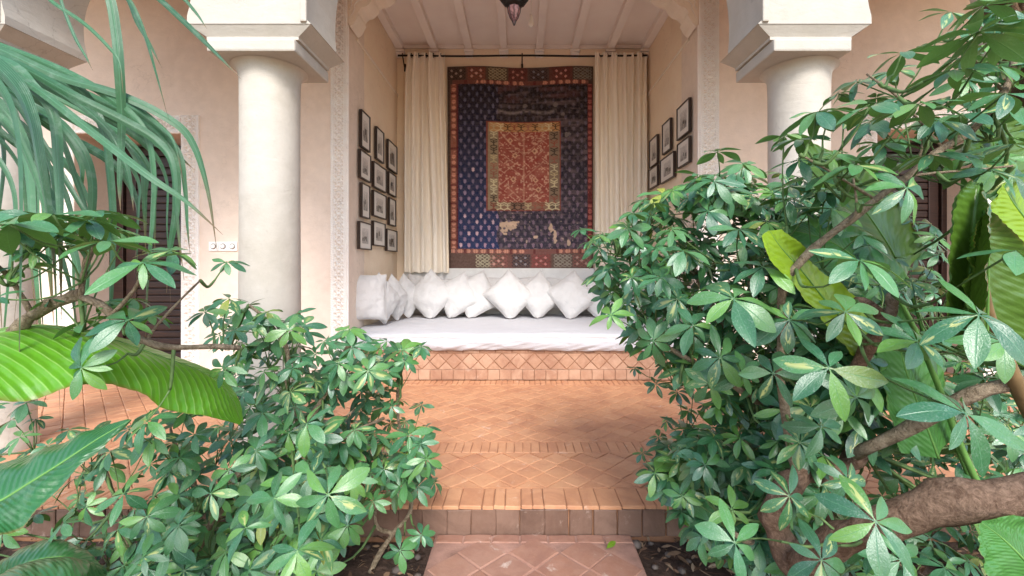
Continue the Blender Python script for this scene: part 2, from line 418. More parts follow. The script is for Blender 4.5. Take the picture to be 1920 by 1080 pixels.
    # the half tiles that close the lattice at both ends
floor_sc = lambda p: (1/p.y**2)*(3 if abs(p.x-.05-.0*p.y) < .30*p.y+.15 else (.35 if -1.9 < p.x < -.6 else .2))
lay(tiles, tv, 'tile', MAT['tile'], floor, 300, floor_sc, 'tile_field')
# triangular closing tiles
def tri_mesh(up, s=1.0):
    h = half; g = .003
    c = [(-h+2*g, 0), (h-2*g, 0), (0, (h-2*g) if up else -(h-2*g))]
    if not up: c = [c[1], c[0], c[2]]
    V = [(x, y, -.012) for x, y in c]+[(x, y, -.001) for x, y in c]
    return np.array(V, np.float32), [(3, 4, 5, 5), (0, 1, 4, 3), (1, 2, 5, 4), (2, 0, 3, 5)]
tri = []
for (ya, yb) in ((2.014, 2.395), (2.541, 3.76)):
    n = round((yb-ya)/half)
    for j, y, k in ((0, ya+.002, 0), (n, yb-.002, 1)):
        x = -4.6+(half if j % 2 else 0)
        while x < 5.4:
            x += 2*half; tri.append((Matrix.Translation((x, y, 0)), k))
lay(tri, [tri_mesh(True), tri_mesh(False)], 'half_tile', MAT['tile'], floor, 90, floor_sc, 'half_tile_row')
bands = []
bv = [tile_mesh('b', w-.0025, .146, seed=20+i) for i, w in enumerate((.045, .045, .052, .062))]
bw = (.045, .045, .052, .062)
for yc in (2.468, 3.835):
    x = -4.4
    while x < 5.3:
        k = R.choice((0, 0, 1, 1, 2)); bands.append((jit(R, x+bw[k]/2, yc, 0, .02), k)); x += bw[k]
lay(bands, bv, 'border_tile', MAT['tile'], floor, 110, floor_sc, 'border_tile_row')
bv2 = [tile_mesh('e', w-.0028, .152, t=.014, seed=40+i) for i, w in enumerate((.047, .055, .066, .094))]
bw2 = (.047, .055, .066, .094); edge = []
x = -4.4
while x < 5.3:
    k = R.choice((0, 0, 1, 2, 2, 3)); edge.append((jit(R, x+bw2[k]/2, 1.937, 0, .012), k)); x += bw2[k]
lay(edge, bv2, 'edge_tile', MAT['tile'], floor, 60, floor_sc, 'edge_tile_row')
# riser tiles (vertical)
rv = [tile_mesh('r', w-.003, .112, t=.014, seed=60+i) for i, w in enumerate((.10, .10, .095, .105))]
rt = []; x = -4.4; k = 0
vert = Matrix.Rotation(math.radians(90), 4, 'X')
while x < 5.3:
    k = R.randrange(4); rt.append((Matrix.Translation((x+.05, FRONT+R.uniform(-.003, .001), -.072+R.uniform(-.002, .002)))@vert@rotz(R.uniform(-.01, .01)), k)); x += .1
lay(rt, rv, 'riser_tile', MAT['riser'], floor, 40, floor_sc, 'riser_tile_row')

# garden path in front of the step
path = from_bm('garden_path', (lambda b: (prism(b, [(-.345, -.30), (.452, -.30), (.452, -.117), (-.345, -.117)], -.898, FRONT-.004), b)[1])(bmesh.new()), MAT['slabgrout'], bevel=.008)
path['kind'] = 'structure'
pv = [tile_mesh('p', .136, .136, t=.010, seed=80+i, bev=.005) for i in range(5)]
ph = .139/math.sqrt(2); pt = []
for j in range(0, 16):
    y = 1.74-j*ph
    x = .053-4*2*ph+(ph if j % 2 else 0)
    while x < .40:
        x += 2*ph
        if -.345+ph*.98 < x < .452-ph*.98: pt.append((jit(R, x, y, -.1125, .015, .002)@rotz(math.radians(45)), R.randrange(5)))
lay(pt, pv, 'path_tile', MAT['slab'], path, 300, floor_sc, 'path_tile_field')
pb = [tile_mesh('q', w-.004, .052, t=.010, seed=90+i) for i, w in enumerate((.11, .12))]; q = []
x = -.34
while x < .44:
    w_ = .113; q.append((jit(R, x+w_/2, 1.827, -.1125, .01), 0)); x += w_
lay(q, pb, 'path_edge_tile', MAT['slab'], path, 300, floor_sc, 'path_edge_row')

# walls
def part_box(name, mat, b, parent=None, kind=None, bevel=0):
    bm = bmesh.new(); box(bm, *b); return from_bm(name, bm, mat, parent, kind=kind, bevel=bevel)
DLx = (-3.83, -2.908, 2.118); DRx = (3.064, 3.98, 2.154)
gw = thing('gallery_wall', 'pale beige plastered gallery wall with two doorways and the open alcove between them', 'wall', (0, D1, 0))
bm = bmesh.new()
WT = 3.9
for x0, x1 in ((-7, DLx[0]), (DLx[1], NXL), (NXR, DRx[0]), (DRx[1], 8)): box(bm, x0, x1, D1, D1+.42, -.006, WT)
for x0, x1, z in (DLx, DRx): box(bm, x0, x1, D1, D1+.42, z, WT)
from_bm('wall', bm, MAT['wall'], gw)
nw = thing('alcove_wall', 'tan plastered side and back walls enclosing the sofa alcove', 'wall', (0, D2, 0))
bm = bmesh.new()
box(bm, NXL-.15, NXL, D1+.421, D2, -.006, WT); box(bm, NXR, NXR+.15, D1+.421, D2, -.006, WT)
box(bm, NXL-.15, NXR+.15, D2+.001, D2+.15, -.006, WT)
from_bm('wall', bm, MAT['niche'], nw)
gw2 = part_box('gallery_ceiling', MAT['ceiling'], (-7, 8, 2.66, D1-.002, CEIL, CEIL+.2), kind='structure')
# alcove ceiling with beams
ac = thing('alcove_ceiling', 'pinkish white painted ceiling of the alcove with nine narrow beams', 'ceiling', (0, 4.8, 3.64))
part_box('ceiling_panel', MAT['ceiling'], (NXL-.1, NXR+.1, D1+.23, D2, 3.64, 3.72), ac)
bmf = part_box('ceiling_moulding', MAT['ceiling'], (NXL+.002, NXR-.002, D2-.03, D2-.002, 3.60, 3.638), ac)
for px in (752, 815, 880, 945, 1011, 1077, 1143, 1207):
    x = (px-CX)/FPX*D2
    bm = bmesh.new(); box(bm, x-.042, x+.042, D1+.24, D2-.034, 3.565, 3.639); from_bm('beam', bm, MAT['ceiling'], ac, bevel=.006)
    bm = bmesh.new(); box(bm, x-.056, x+.056, D2-.09, D2-.003, 3.535, 3.563); box(bm, x-.046, x+.046, D2-.07, D2-.003, 3.49, 3.534); from_bm('beam_bracket', bm, MAT['ceiling'], ac, bevel=.005)

# lobed stucco arch over the alcove
def lobes(side):
    x0 = NXL if side < 0 else NXR; s = 1 if side < 0 else -1
    pts = [(0, 3.075), (.015, 3.045)]
    cusp = [(.02, 3.045), (.143, 3.215), (.262, 3.315), (.42, 3.40), (.62, 3.455), (.85, 3.49)]
    for (ax, az_), (bx, bz) in zip(cusp, cusp[1:]):
        w, h = bx-ax, bz-az_
        for t in np.linspace(.08, 1, 12):
            # rises steeply after a rounded belly, then flattens into the next cusp
            xx = ax+w*(.62*min(1, t*2.1)**.6*(1-.25*max(0, t-.45)/.55) if t < .45 else .50+(.5)*((t-.45)/.55)**1.6)
            zz = az_+h*(1-(1-t)**1.7)
            pts.append((xx, zz))
    return [(x0+s*x, z) for x, z in pts]
arch = thing('lobed_arch', 'cream lobed plaster arch framing the top of the alcove opening', 'arch', (0, D1, 3.0))
L_, R_ = lobes(-1), lobes(1)
poly = [(NXL+.001, 3.62)]+[(max(NXL+.001, x), z) for x, z in L_]+[(min(NXR-.001, x), z) for x, z in R_[::-1]]+[(NXR-.001, 3.62)]
bm = bmesh.new(); prism(bm, poly, D1+.012, D1+.215); from_bm('arch_face', bm, MAT['cream'], arch)
part_box('arch_lintel', MAT['wall'], (NXL+.001, NXR-.001, D1+.012, D1+.215, 3.621, 3.9), arch)
bm = bmesh.new()   # beaded outline cut into the arch face
for side in (L_, R_):
    s = -1 if side is L_ else 1
    for dz, ds in ((.055, .03), (.085, .055)):
        path_ = [Vector((x+s*ds, D1+.010, z+dz)) for x, z in side[2:]]
        path_ = [p for p in path_ if NXL+.01 < p.x < NXR-.01]
        for q in catmull(path_, 110): 
            m4 = Matrix.Translation(q)@Matrix.Diagonal((.006, .005, .006, 1)); bmesh.ops.create_icosphere(bm, subdivisions=1, radius=1, matrix=m4)
from_bm('beading', bm, MAT['stucco'], arch, smooth=True)['kind'] = 'stuff'

# carved stucco bands (real relief)
def relief(name, x0, z0, w, l, axis, parent, y, cell=.005, mirror=False):
    nu = max(6, int(w/cell)); nv = max(6, int(l/cell))
    u = np.linspace(0, w, nu); v = np.linspace(0, l, nv); U, V = np.meshgrid(u, v)
    un = U/w; h = np.zeros_like(U)
    c = (un-.5)*w
    per = .062
    a = 2*np.pi*V/per
    scroll = np.cos(a)*np.cos(np.pi*c/.032)+.55*np.sin(2*a+4*np.pi*np.abs(c)/.05)+.45*np.cos(3*a-2*np.pi*c/.021)+.35*np.sin(5*a+np.sin(2*np.pi*c/.03)*2.4)
    inner = np.where(scroll > -.15, .003, -.011)+.002*np.cos(a*2)
    rope = .0045*np.cos(2*np.pi*(V/.020+un*w/.020))
    e = np.minimum(U, w-U)
    h = np.where(e < .006, .004, np.where(e < .022, rope*.8+.002, np.where(e < .028, -.004, np.where(e < .033, .004, inner))))
    yy = y-.010-h
    edge_ = (U < 1e-6) | (U > w-1e-6) | (V < 1e-6) | (V > l-1e-6)
    yy = np.where(edge_, y+.002, yy)
    if axis == 'v': Xx, Zz = x0+U, z0+V
    else: Xx, Zz = x0+V, z0+U
    i = np.arange(nu-1); j = np.arange(nv-1); I, J = np.meshgrid(i, j)
    q = (J*nu+I).ravel(); Fq = np.stack([q, q+1, q+nu+1, q+nu], 1)
    if axis != 'v': Fq = Fq[:, ::-1]
    me = np_mesh(name, np.stack([Xx.ravel(), yy.ravel(), Zz.ravel()], 1), Fq)
    return link(name, me, parent, MAT['stucco'], smooth=True)
band = thing('carved_alcove_frame', 'tall carved white stucco bands running up both sides of the alcove opening', 'stucco frame', (0, D1, 0))
relief('carved_band', -1.628, .0, .146, 3.5, 'v', band, D1)
relief('carved_band', 1.537, .0, .174, 3.5, 'v', band, D1)
# thin returns at the opening corner
for x0, x1 in ((NXL-.001, NXL+.010), (NXR-.010, NXR+.001)): part_box('corner_bead', MAT['stucco'], (x0, x1, D1-.006, D1+.010, 0, 3.05), band, bevel=.003)
def doorway(xa, xb, zt, label, doorlabel, hinge):
    fr = thing('carved_door_frame', label, 'door frame', ((xa+xb)/2, D1, 0))
    b = .158
    relief('carved_band', xa-b, 0, b, zt+b, 'v', fr, D1); relief('carved_band', xb, 0, b, zt+b, 'v', fr, D1)
    relief('carved_band', xa, zt, b, xb-xa, 'h', fr, D1)
    part_box('sky_gap_panel', MAT['dark'], (xa-.05, xb+.05, D1+.43, D1+.45, 0, zt+.1), fr)  # dark panel added behind the door to block the sky in the gap above
    d = thing('wooden_door', doorlabel, 'door', ((xa+xb)/2, D1+.36, 0))
    y = D1+.36
    lf = .13
    bm = bmesh.new(); box(bm, xa+.001, xa+lf, y-.03, y+.04, 0, zt-.05); box(bm, xb-.05, xb-.001, y-.03, y+.04, 0, zt-.05); box(bm, xa+lf, xb-.05, y-.03, y+.04, zt-.11, zt-.05)
    from_bm('jamb', bm, MAT['door'], d, bevel=.004)
    bm = bmesh.new(); box(bm, xa+lf, xb-.05, y+.01, y+.03, .02, zt-.112); from_bm('door_leaf', bm, MAT['door'], d)
    x0, x1 = xa+lf+.02, xb-.07
    for (a, bb) in ((x0, x0+.09), (x1-.09, x1)):
        part_box('stile', MAT['door'], (a, bb, y-.018, y+.009, .03, zt-.13), d, bevel=.005)
    z = .05
    while z < zt-.22:
        part_box('slat', MAT['door'], (x0+.092, x1-.092, y-.012+R.uniform(-.002, .002), y+.009, z, z+.058), d, bevel=.009); z += .066
    part_box('rail', MAT['door'], (x0+.092, x1-.092, y-.02, y+.009, z+.004, zt-.13), d, bevel=.006)
    bm = bmesh.new(); bmesh.ops.create_uvsphere(bm, u_segments=12, v_segments=8, radius=.028, matrix=Matrix.Translation((x1-.045, y-.05, 1.02))); from_bm('door_knob', bm, MAT['iron'], d, smooth=True)
doorway(DLx[0], DLx[1], DLx[2], 'white carved stucco surround of the doorway left of the alcove', 'dark brown slatted wooden door behind the strap leaves, left of the alcove', 0)
doorway(DRx[0], DRx[1], DRx[2], 'white carved stucco surround of the doorway right of the alcove', 'dark brown slatted wooden door behind the diagonal branch, right of the alcove', 1)

# arcade: four columns, capitals and the arched wall above
YA, YB, YC = 2.20, 2.62, 2.42
piers = [(-3.10, -2.49), (-1.61, -1.01), (1.150, 1.70), (2.60, 3.20)]
arc = thing('arcade', 'cream plaster arcade wall with arches resting on the thick capital blocks', 'arcade', (0, YC, 2.15))
bays = [(-5.4, -3.10)]+[(piers[i][1], piers[i+1][0]) for i in range(3)]+[(3.20, 5.6)]
def half_arch(xe, xm, zs, n=22):
    """from the pier edge xe at zs up to the crown at xm"""
    r = abs(xm-xe); s = 1 if xm > xe else -1; rr = r*1.05; out = []
    z0 = zs+.14
    a0 = math.asin(min(1, .14/rr))
    for k in range(n+1):
        a = -a0+(math.pi/2+a0)*k/n
        out.append((xm-s*rr*math.cos(a), z0+rr*.98*math.sin(a)))
    return out
for i, (a, b) in enumerate(piers):
    ml = (bays[i][0]+bays[i][1])/2; mr = (bays[i+1][0]+bays[i+1][1])/2
    left = half_arch(a, ml, 2.19); right = half_arch(b, mr, 2.19)
    left = [(max(x, ml) , z) for x, z in left]; right = [(min(x, mr), z) for x, z in right]
    top = 4.3
    pts = [(a, 2.152), (b, 2.152)]+right+[(mr, top), (ml, top)]+left[::-1]
    bm = bmesh.new(); prism(bm, pts, YA, YB)
    from_bm('arch_pier', bm, MAT['block'], arc, bevel=0)
labels = ['round cream plaster column at the far left edge, behind the strap leaves', 'round cream plaster column just left of the alcove', 'round cream plaster column just right of the alcove, rising out of the umbrella shrub', 'round cream plaster column at the far right edge, behind the palm trunk']
for (a, b), cxp, lb in zip(piers, (-2.80, -1.338, 1.492, 2.90), labels):
    col = thing('column', lb, 'column', (cxp, YC+.02, 0), 'columns carrying the arcade')
    bm = bmesh.new()
    prof = [(.156, 0), (.156, .05), (.152, .07), (.149, .09)]+[(.147+.002*math.sin(z*3), z) for z in np.linspace(.18, 1.90, 14)]+[(.147, 1.95), (.150, 1.985), (.158, 2.005), (.172, 2.018), (.185, 2.0245)]
    lathe(bm, prof, cxp, YC+.02, 40, cap=False); from_bm('shaft', bm, MAT['column'], col, smooth=True)
    # abacus slab with worn edges, then the chamfer up to the block
    ia = a+.10 if a > -3 else a+.1
    bm = bmesh.new(); box(bm, a+.085, b-.085, YA+.012, YB-.012, 2.026, 2.088); from_bm('abacus', bm, MAT['block'], col, bevel=.011)
    bm = bmesh.new()
    lo = [(a+.075, YA+.03), (b-.075, YA+.03), (b-.075, YB-.03), (a+.075, YB-.03)]
    hi = [(a+.004, YA+.003), (b-.004, YA+.003), (b-.004, YB-.003), (a+.004, YB-.003)]
    v0 = [bm.verts.new((x, y, 2.089)) for x, y in lo]; v1 = [bm.verts.new((x, y, 2.151)) for x, y in hi]
    v0b = [bm.verts.new(((x1_+x2_)/2, (y1_+y2_)/2, 2.104)) for (x1_, y1_), (x2_, y2_) in zip(lo, lo)]
    for A_, B_ in ((v0, v0b), (v0b, v1)):
        for k in range(4): bm.faces.new((A_[k], A_[(k+1) % 4], B_[(k+1) % 4], B_[k]))
    bm.faces.new(v0[::-1]); bm.faces.new(v1); from_bm('capital_chamfer', bm, MAT['block'], col)
    # raised vertical moulding on the inner front corner
    xs = b-.035 if cxp < 0 else a+.035
    bm = bmesh.new(); box(bm, xs-.016, xs+.016, YA-.012, YA+.01, 2.158, 2.9)
    from_bm('corner_moulding', bm, MAT['block'], col, bevel=.008)

# ------------------------------------------------------------------ sofa base with zellige
base = thing('sofa_base', 'built-in sofa base faced with terracotta tiles, a row of diamonds between straight rows', 'sofa base', (0, D1, 0))
BX0, BX1 = NXL+.012, NXR-.012
part_box('core', MAT['grout'], (BX0, BX1, D1+.015, D2-.002, 0, .258), base)
def vt(x, z, r, rot=0, dy=0): return Matrix.Translation((x, D1+.008+dy+r.uniform(-.0015, .001), z))@vert@rotz(rot+r.uniform(-.01, .01))
sq = [tile_mesh('s', .0965, .088, t=.01, seed=100+i) for i in range(4)]; lst = []
x = BX0+.05
while x < BX1-.04: lst.append((vt(x, .046, R, 0, -.006), R.randrange(4))); x += .0995
lay(lst, sq, 'skirting_tile', MAT['basetile'], base, 300, lambda p: 1, 'skirting_row')
dm = [tile_mesh('d', .0945, .0945, t=.01, seed=110+i) for i in range(4)]; lst = []
hd = .098/math.sqrt(2); x = BX0+hd
while x < BX1-.05: lst.append((vt(x, .1605, R, math.radians(45)), R.randrange(4))); x += 2*hd
lay(lst, dm, 'diamond_tile', MAT['basetile'], base, 300, lambda p: 1, 'diamond_row')
def vtri(up):
    h, g = hd, .004; c = [(-h+2*g, 0), (h-2*g, 0), (0, h-2*g)] if up else [(h-2*g, 0), (-h+2*g, 0), (0, -(h-2*g))]
    return np.array([(x, y, -.01) for x, y in c]+[(x, y, 0) for x, y in c], np.float32), [(3, 4, 5, 5), (0, 1, 4, 3), (1, 2, 5, 4), (2, 0, 3, 5)]
lst = []; x = BX0+2*hd
while x < BX1-.09: lst.append((vt(x, .0935, R), 0)); lst.append((vt(x, .2285, R), 1)); x += 2*hd
lay(lst, [vtri(True), vtri(False)], 'half_diamond_tile', MAT['basetile'], base, 300, lambda p: 1, 'half_row')
tp = [tile_mesh('u', w-.004, .038, t=.01, seed=120+i) for i, w in enumerate((.14, .10))]; lst = []; x = BX0
while x < BX1-.14: lst.append((vt(x+.07, .2505, R), 0)); x += .14
lay(lst, tp, 'top_tile', MAT['basetile'], base, 300, lambda p: 1, 'top_row')

# mattress
def mattress():
    x0, x1, y0, y1, z0, z1 = BX0-.002, BX1+.002, D1-.035, D2-.13, .262, .398
    nx, ny = 150, 50; V, Fc = [], []
    prof = []   # cross-section around front: bottom -> bulge -> seam -> top
    for t in np.linspace(0, 1, 14): prof.append(('f', t))
    for i in range(nx+1):
        u = i/nx; x = x0+(x1-x0)*u
        sag = .012*math.sin(3.1*u+.5)+.004*math.sin(17*u)
        for kind, t in prof:
            bul = .030*math.sin(math.pi*t)**.7+.010*noise.noise(Vector((x*5+t*1.4, t*2, 1)))+.012*(1-t)*noise.noise(Vector((x*11-t*5, t*1.2, 4)))
            z = z0-.012+sag*(1-t)*1.0+(z1-z0+.006)*t
            V.append((x, y0+.02-bul, z))
        for j in range(1, ny+1):
            y = y0+.02+(y1-y0-.02)*j/ny
            z = z1+.012*math.sin(math.pi*min(1, j/9)*.5)+.006*noise.noise(Vector((x*2.2, y*2.5, 2)))+.006*noise.noise(Vector((x*5, y*11, 7)))
            V.append((x, y, z))
    m = 14+ny
    for i in range(nx):
        for k in range(m-1):
            a = i*m+k; Fc.append((a, a+m, a+m+1, a+1))
    t = thing('mattress', 'wide white cotton sofa mattress with a corded seam, on the tiled base', 'mattress', ((x0+x1)/2, (y0+y1)/2, z0))
    link('mattress_cover', np_mesh('mattress_cover', V, Fc), t, MAT['mattress'], smooth=True)
    bm = bmesh.new(); pts = []
    for i in range(81):
        x = x0+.005+(x1-x0-.01)*i/80
        bul = .030*math.sin(math.pi*.86)**.7+.010*noise.noise(Vector((x*5+.86*1.4, .86*2, 1)))+.003
        pts.append(Vector((x, y0+.018-bul, z0-.012+(z1-z0+.006)*.86)))
    tube(bm, pts, .0032, 6); from_bm('piping', bm, MAT['piping'], t, smooth=True)
mattress()
# white plaster ledge behind the cushions
lg = part_box('plaster_ledge', MAT['ledge'], (NXL+.10, NXR-.002, D2-.085, D2-.002, .262, .955), bevel=.012)
tag(lg, 'white plaster ledge along the back wall, under the kilim and behind the cushions', 'ledge')

# cushions
def pillow_mesh(w, h, t, seed, n=30):
    V, Fc, r = [], [], random.Random(seed); off = Vector((seed*3.7, seed*1.3, 0))
    for side in (1, -1):
        for j in range(n+1):
            for i in range(n+1):
                u, v = -1+2*i/n, -1+2*j/n
                x = u*w/2*(1-.075*(1-v*v)*abs(u)**2-.015*(u*v)**2*abs(u*v)); z = v*h/2*(1-.075*(1-u*u)*abs(v)**2-.015*(u*v)**2*abs(u*v))
                prof = ((1-abs(u)**2.4)*(1-abs(v)**2.4))
                th = t/2*max(0, prof)**.52
                q = Vector((u*1.6, v*1.6, side*.7))+off
                wr = noise.noise(q*1.1)*.022+noise.noise(q*2.6)*.009
                e = max(abs(u), abs(v)); k = 1-prof
                ang = math.atan2(v, u)
                wr += .014*k*math.sin(ang*24+seed)*noise.noise(q*1.9)*min(1, 8*max(0, prof))
                V.append((x, side*-(th+wr*min(1, prof*5)), z))
    m = (n+1)**2
    for s in (0, 1):
        for j in range(n):
            for i in range(n):
                a = s*m+j*(n+1)+i; f = (a, a+1, a+n+2, a+n+1); Fc.append(f if s == 0 else f[::-1])
    # seam: piping tube round the edge
    return V, Fc
def pillow(px, py, d, w, h, roll, lean, yaw, seed, label, t=.15, grp='white cushions on the sofa'):
    V, Fc = pillow_mesh(w, h, t, seed)
    c = P(px, py, d)
    mtx = Matrix.Translation(c)@Matrix.Rotation(math.radians(yaw), 4, 'Z')@Matrix.Rotation(math.radians(-lean), 4, 'X')@Matrix.Rotation(math.radians(roll), 4, 'Y')
    inv = mtx.inverted()
    def settle(p):
        q = mtx@Vector(p)
        if q.z < .425: q = Vector((q.x, q.y-.02*min(1, (.425-q.z)/.05), .425-(.425-q.z)*.12))
        return tuple(inv@q)
    V = [settle(p) for p in V]
    t_ = thing('cushion', label, 'cushion', tuple(c), grp); t_.matrix_world = mtx
    t_.location = c; t_.rotation_euler = mtx.to_euler()
    link('cushion_cover', np_mesh('cushion_cover', V, Fc), t_, MAT['cushion'], world_mesh=False, smooth=True)
    bm = bmesh.new(); pts = []
    k = 14
    for (au, av, bu, bv) in ((-1, -1, 1, -1), (1, -1, 1, 1), (1, 1, -1, 1), (-1, 1, -1, -1)):
        for i in range(k):
            u = au+(bu-au)*i/k; v = av+(bv-av)*i/k
            pts.append(Vector((u*w/2*(1-.075*(1-v*v)*abs(u)**2-.015*abs(u*v)**3), 0, v*h/2*(1-.075*(1-u*u)*abs(v)**2-.015*abs(u*v)**3))))
    pts = [Vector(settle(p)) for p in pts]; pts.append(pts[0]); tube(bm, pts, .0022, 5); me = bpy.data.meshes.new('piping'); bm.to_mesh(me); bm.free()
    link('piping', me, t_, MAT['piping'], world_mesh=False, smooth=True)
# behind: square cushions upright against the ledge
B = 'white cushions on the sofa'
for k, (px, py, w, h, roll, lb) in enumerate([
    (795, 549, .42, .42, 4, 'white cushion standing upright at the back left, under the left curtain hem'),
    (850, 552, .44, .40, -3, 'white cushion standing upright behind the second and third tilted cushions from the left'),
    (925, 550, .60, .40, 2, 'long white cushion standing upright behind the middle of the tilted row'),
    (985, 551, .46, .41, -5, 'white cushion standing upright right of the long one, behind the middle tilted cushion'),
    (1062, 552, .50, .38, 4, 'white cushion standing upright behind the two right-hand tilted cushions'),
    (1135, 552, .44, .40, -2, 'white cushion standing upright behind the leaves at the right end')]):
    pillow(px, py, 5.30, w, h, roll, 12, 0, 40+k, lb)
rowp = [(808, 549, 5.02, .37, .37, 43, 'white tilted cushion furthest left in the front row along the back'),
        (852, 549, 5.05, .36, .36, 52, 'white tilted cushion second from left in the front row'),
        (896, 548, 5.09, .37, .37, 60, 'white tilted cushion third from left, leaning over to its right'),
        (955, 549, 5.00, .375, .375, 46, 'white tilted cushion in the middle of the front row, wide diamond on its point'),
        (1012, 550, 5.06, .36, .36, 58, 'white tilted cushion just right of the middle diamond'),
        (1070, 550, 5.00, .37, .37, 47, 'white diamond cushion second from the right end that shows clear of leaves'),
        (1122, 551, 5.06, .38, .38, 40, 'white tilted cushion partly behind the umbrella shrub leaves'),
        (1172, 552, 5.04, .38, .38, 50, 'white tilted cushion at the right end of the row, mostly hidden by leaves')]
for k, (px, py, d, w, h, roll, lb) in enumerate(rowp): pillow(px+R.uniform(-5, 5), py+R.uniform(3, 6), d, w*R.uniform(1.17, 1.28), h*R.uniform(1.12, 1.2), roll+R.uniform(-12, 12), 16+3*(k % 3), R.uniform(-14, 10), 10+k, lb, .19)
pillow(684, 557, 4.22, .40, .44, 2, 10, 28, 31, 'white square cushion with a wrinkled cover against the carved band at the left', .16)
pillow(716, 561, 4.42, .38, .38, 45, 9, 62, 32, 'white pointed cushion nearest the viewer in the group leaning on the left wall', .15)
pillow(740, 559, 4.72, .37, .37, 45, 9, 68, 33, 'white narrow cushion in the middle of the group leaning on the left wall', .13)
pillow(762, 556, 4.97, .37, .37, 44, 10, 52, 34, 'white narrow cushion at the back of the group leaning on the left wall', .13)
for k, (px, py, d, lb) in enumerate([(1243, 558, 4.72, 'white cushion leaning on the right wall behind the shrub'), (1262, 562, 4.4, 'white cushion nearest the right carved band, hidden by the shrub')]):
    pillow(px, py, d, .37, .37, 45, 9, -62, 36+k, lb, .13)

# ------------------------------------------------------------------ kilim
def draw_rug():
    W, H = 250, 345
    s = lambda r, g, b: np.array(lin(r, g, b))*1.05
    A = np.zeros((H, W, 3)); rg = np.random.RandomState(4)
    yy, xx = np.mgrid[0:H, 0:W]; X = 838+275*(xx+.5)/W; Y = 123+380*(yy+.5)/H
    def nz(sx, sy, seed, amp=1.0):
        h, w = int(380/sy)+3, int(275/sx)+3; g = np.random.RandomState(seed).rand(h, w)
        fx, fy = (X-838)/sx, (Y-123)/sy; ix, iy = fx.astype(int), fy.astype(int); tx, ty = fx-ix, fy-iy
        tx, ty = tx*tx*(3-2*tx), ty*ty*(3-2*ty)
        return amp*((g[iy, ix]*(1-tx)+g[iy, ix+1]*tx)*(1-ty)+(g[iy+1, ix]*(1-tx)+g[iy+1, ix+1]*tx)*ty)
    def put(mask, c, a=1.0):
        al = (mask*a)[..., None] if hasattr(mask, 'dtype') else a
        A[:] = A*(1-al)+np.array(c)*al
    def rect(x0, y0, x1, y1): return ((X >= x0) & (X < x1) & (Y >= y0) & (Y < y1)).astype(float)
    # outer borders
    put(np.ones_like(X), s(78, 56, 46))
    segs = [(838, 873, (70, 58, 44)), (873, 912, (112, 60, 40)), (912, 953, (84, 76, 54)), (953, 990, (122, 42, 34)), (990, 1030, (84, 66, 66)), (1030, 1075, (122, 46, 38)), (1075, 1113, (76, 68, 58))]
    for x0, x1, c in segs: put(rect(x0, 123, x1, 150), (s(*c)+s(88, 60, 48)*1.3)/2.3)
    segb = [(838, 898, (98, 70, 60)), (898, 945, (90, 82, 62)), (945, 962, (128, 66, 58)), (962, 995, (94, 72, 70)), (995, 1035, (134, 62, 56)), (1035, 1085, (98, 84, 72)), (1085, 1113, (110, 80, 66))]
    for x0, x1, c in segb: put(rect(x0, 474, x1, 503), (s(*c)+s(100, 72, 60)*1.3)/2.3)
    def motif(cx, cy, w, h, c, c2):
        u = np.abs(X-cx)/w; v = np.abs(Y-cy)/h; ins = ((u < 1) & (v < 1))
        lat = ((np.abs(((X-cx)/w+(Y-cy)/h*1.0)*2 % 1-.5) < .13) | (np.abs(((X-cx)/w-(Y-cy)/h)*2 % 1-.5) < .13)) & ins
        put(lat.astype(float), s(*c), .85)
        for a, b in ((0, 0), (.5, .5), (-.5, .5), (.5, -.5), (-.5, -.5)):
            put(((np.abs(X-cx-a*w)/3.2+np.abs(Y-cy-b*h)/2.8) < 1).astype(float), s(*c2), .85)
    for cx, c, c2 in ((855, (28, 18, 20), (180, 150, 130)), (893, (150, 62, 40), (215, 165, 140)), (933, (176, 160, 112), (130, 120, 90)), (971, (96, 24, 24), (205, 125, 105)), (1010, (20, 20, 32), (130, 122, 128)), (1053, (110, 28, 26), (225, 150, 130)), (1094, (142, 136, 116), (105, 104, 96))):
        motif(cx, 137, 17, 11, c, c2)
    for cx, c, c2 in ((909, (186, 176, 138), (150, 140, 110)), (935, (150, 80, 70), (210, 150, 130)), (977, (34, 34, 50), (150, 140, 140)), (1015, (152, 52, 50), (215, 130, 118)), (1056, (160, 150, 130), (140, 130, 110)), (1092, (150, 80, 70), (190, 150, 130))):
        motif(cx, 489, 17, 12, c, c2)
    # salmon leaf strips
    for (x0, y0, x1, y1, hor, c) in ((848, 149, 1104, 157, 1, (118, 60, 48)), (845, 157, 856, 468, 0, (150, 84, 58)), (1103, 157, 1112, 468, 0, (112, 30, 30)), (846, 467, 1104, 475, 1, (130, 76, 66))):
        mk = rect(x0, y0, x1, y1); put(mk, s(*c))
        t = (X if hor else Y); r_ = (Y-(y0+y1)/2) if hor else (X-(x0+x1)/2)
        ph = (t/ (14.5 if hor else 11.5)); sc = ((ph % 1-.5)*(2.2))**2+(r_/4.2)**2 < .75
        cc = (226, 150, 112) if x0 < 1000 or hor else (196, 96, 80)
        keep = nz(40, 25, 9) > (.22 if not hor else .42)
        put(mk*sc*keep, s(*cc), .8); put(mk*(np.abs((ph*3) % 1-.5) < .12)*keep, s(120, 30, 30), .5)
        put(mk*(((ph % 3) < .35)), s(100, 18, 24), .8)
    put(rect(856, 157, 859, 467), s(96, 24, 34))
    # field
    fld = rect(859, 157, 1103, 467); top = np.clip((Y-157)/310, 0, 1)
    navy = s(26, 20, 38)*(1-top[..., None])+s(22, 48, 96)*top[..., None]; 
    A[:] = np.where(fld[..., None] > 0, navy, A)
    worn = fld*((X > 934+3*np.sin(Y*.11)) | (0 > 1)).astype(float)
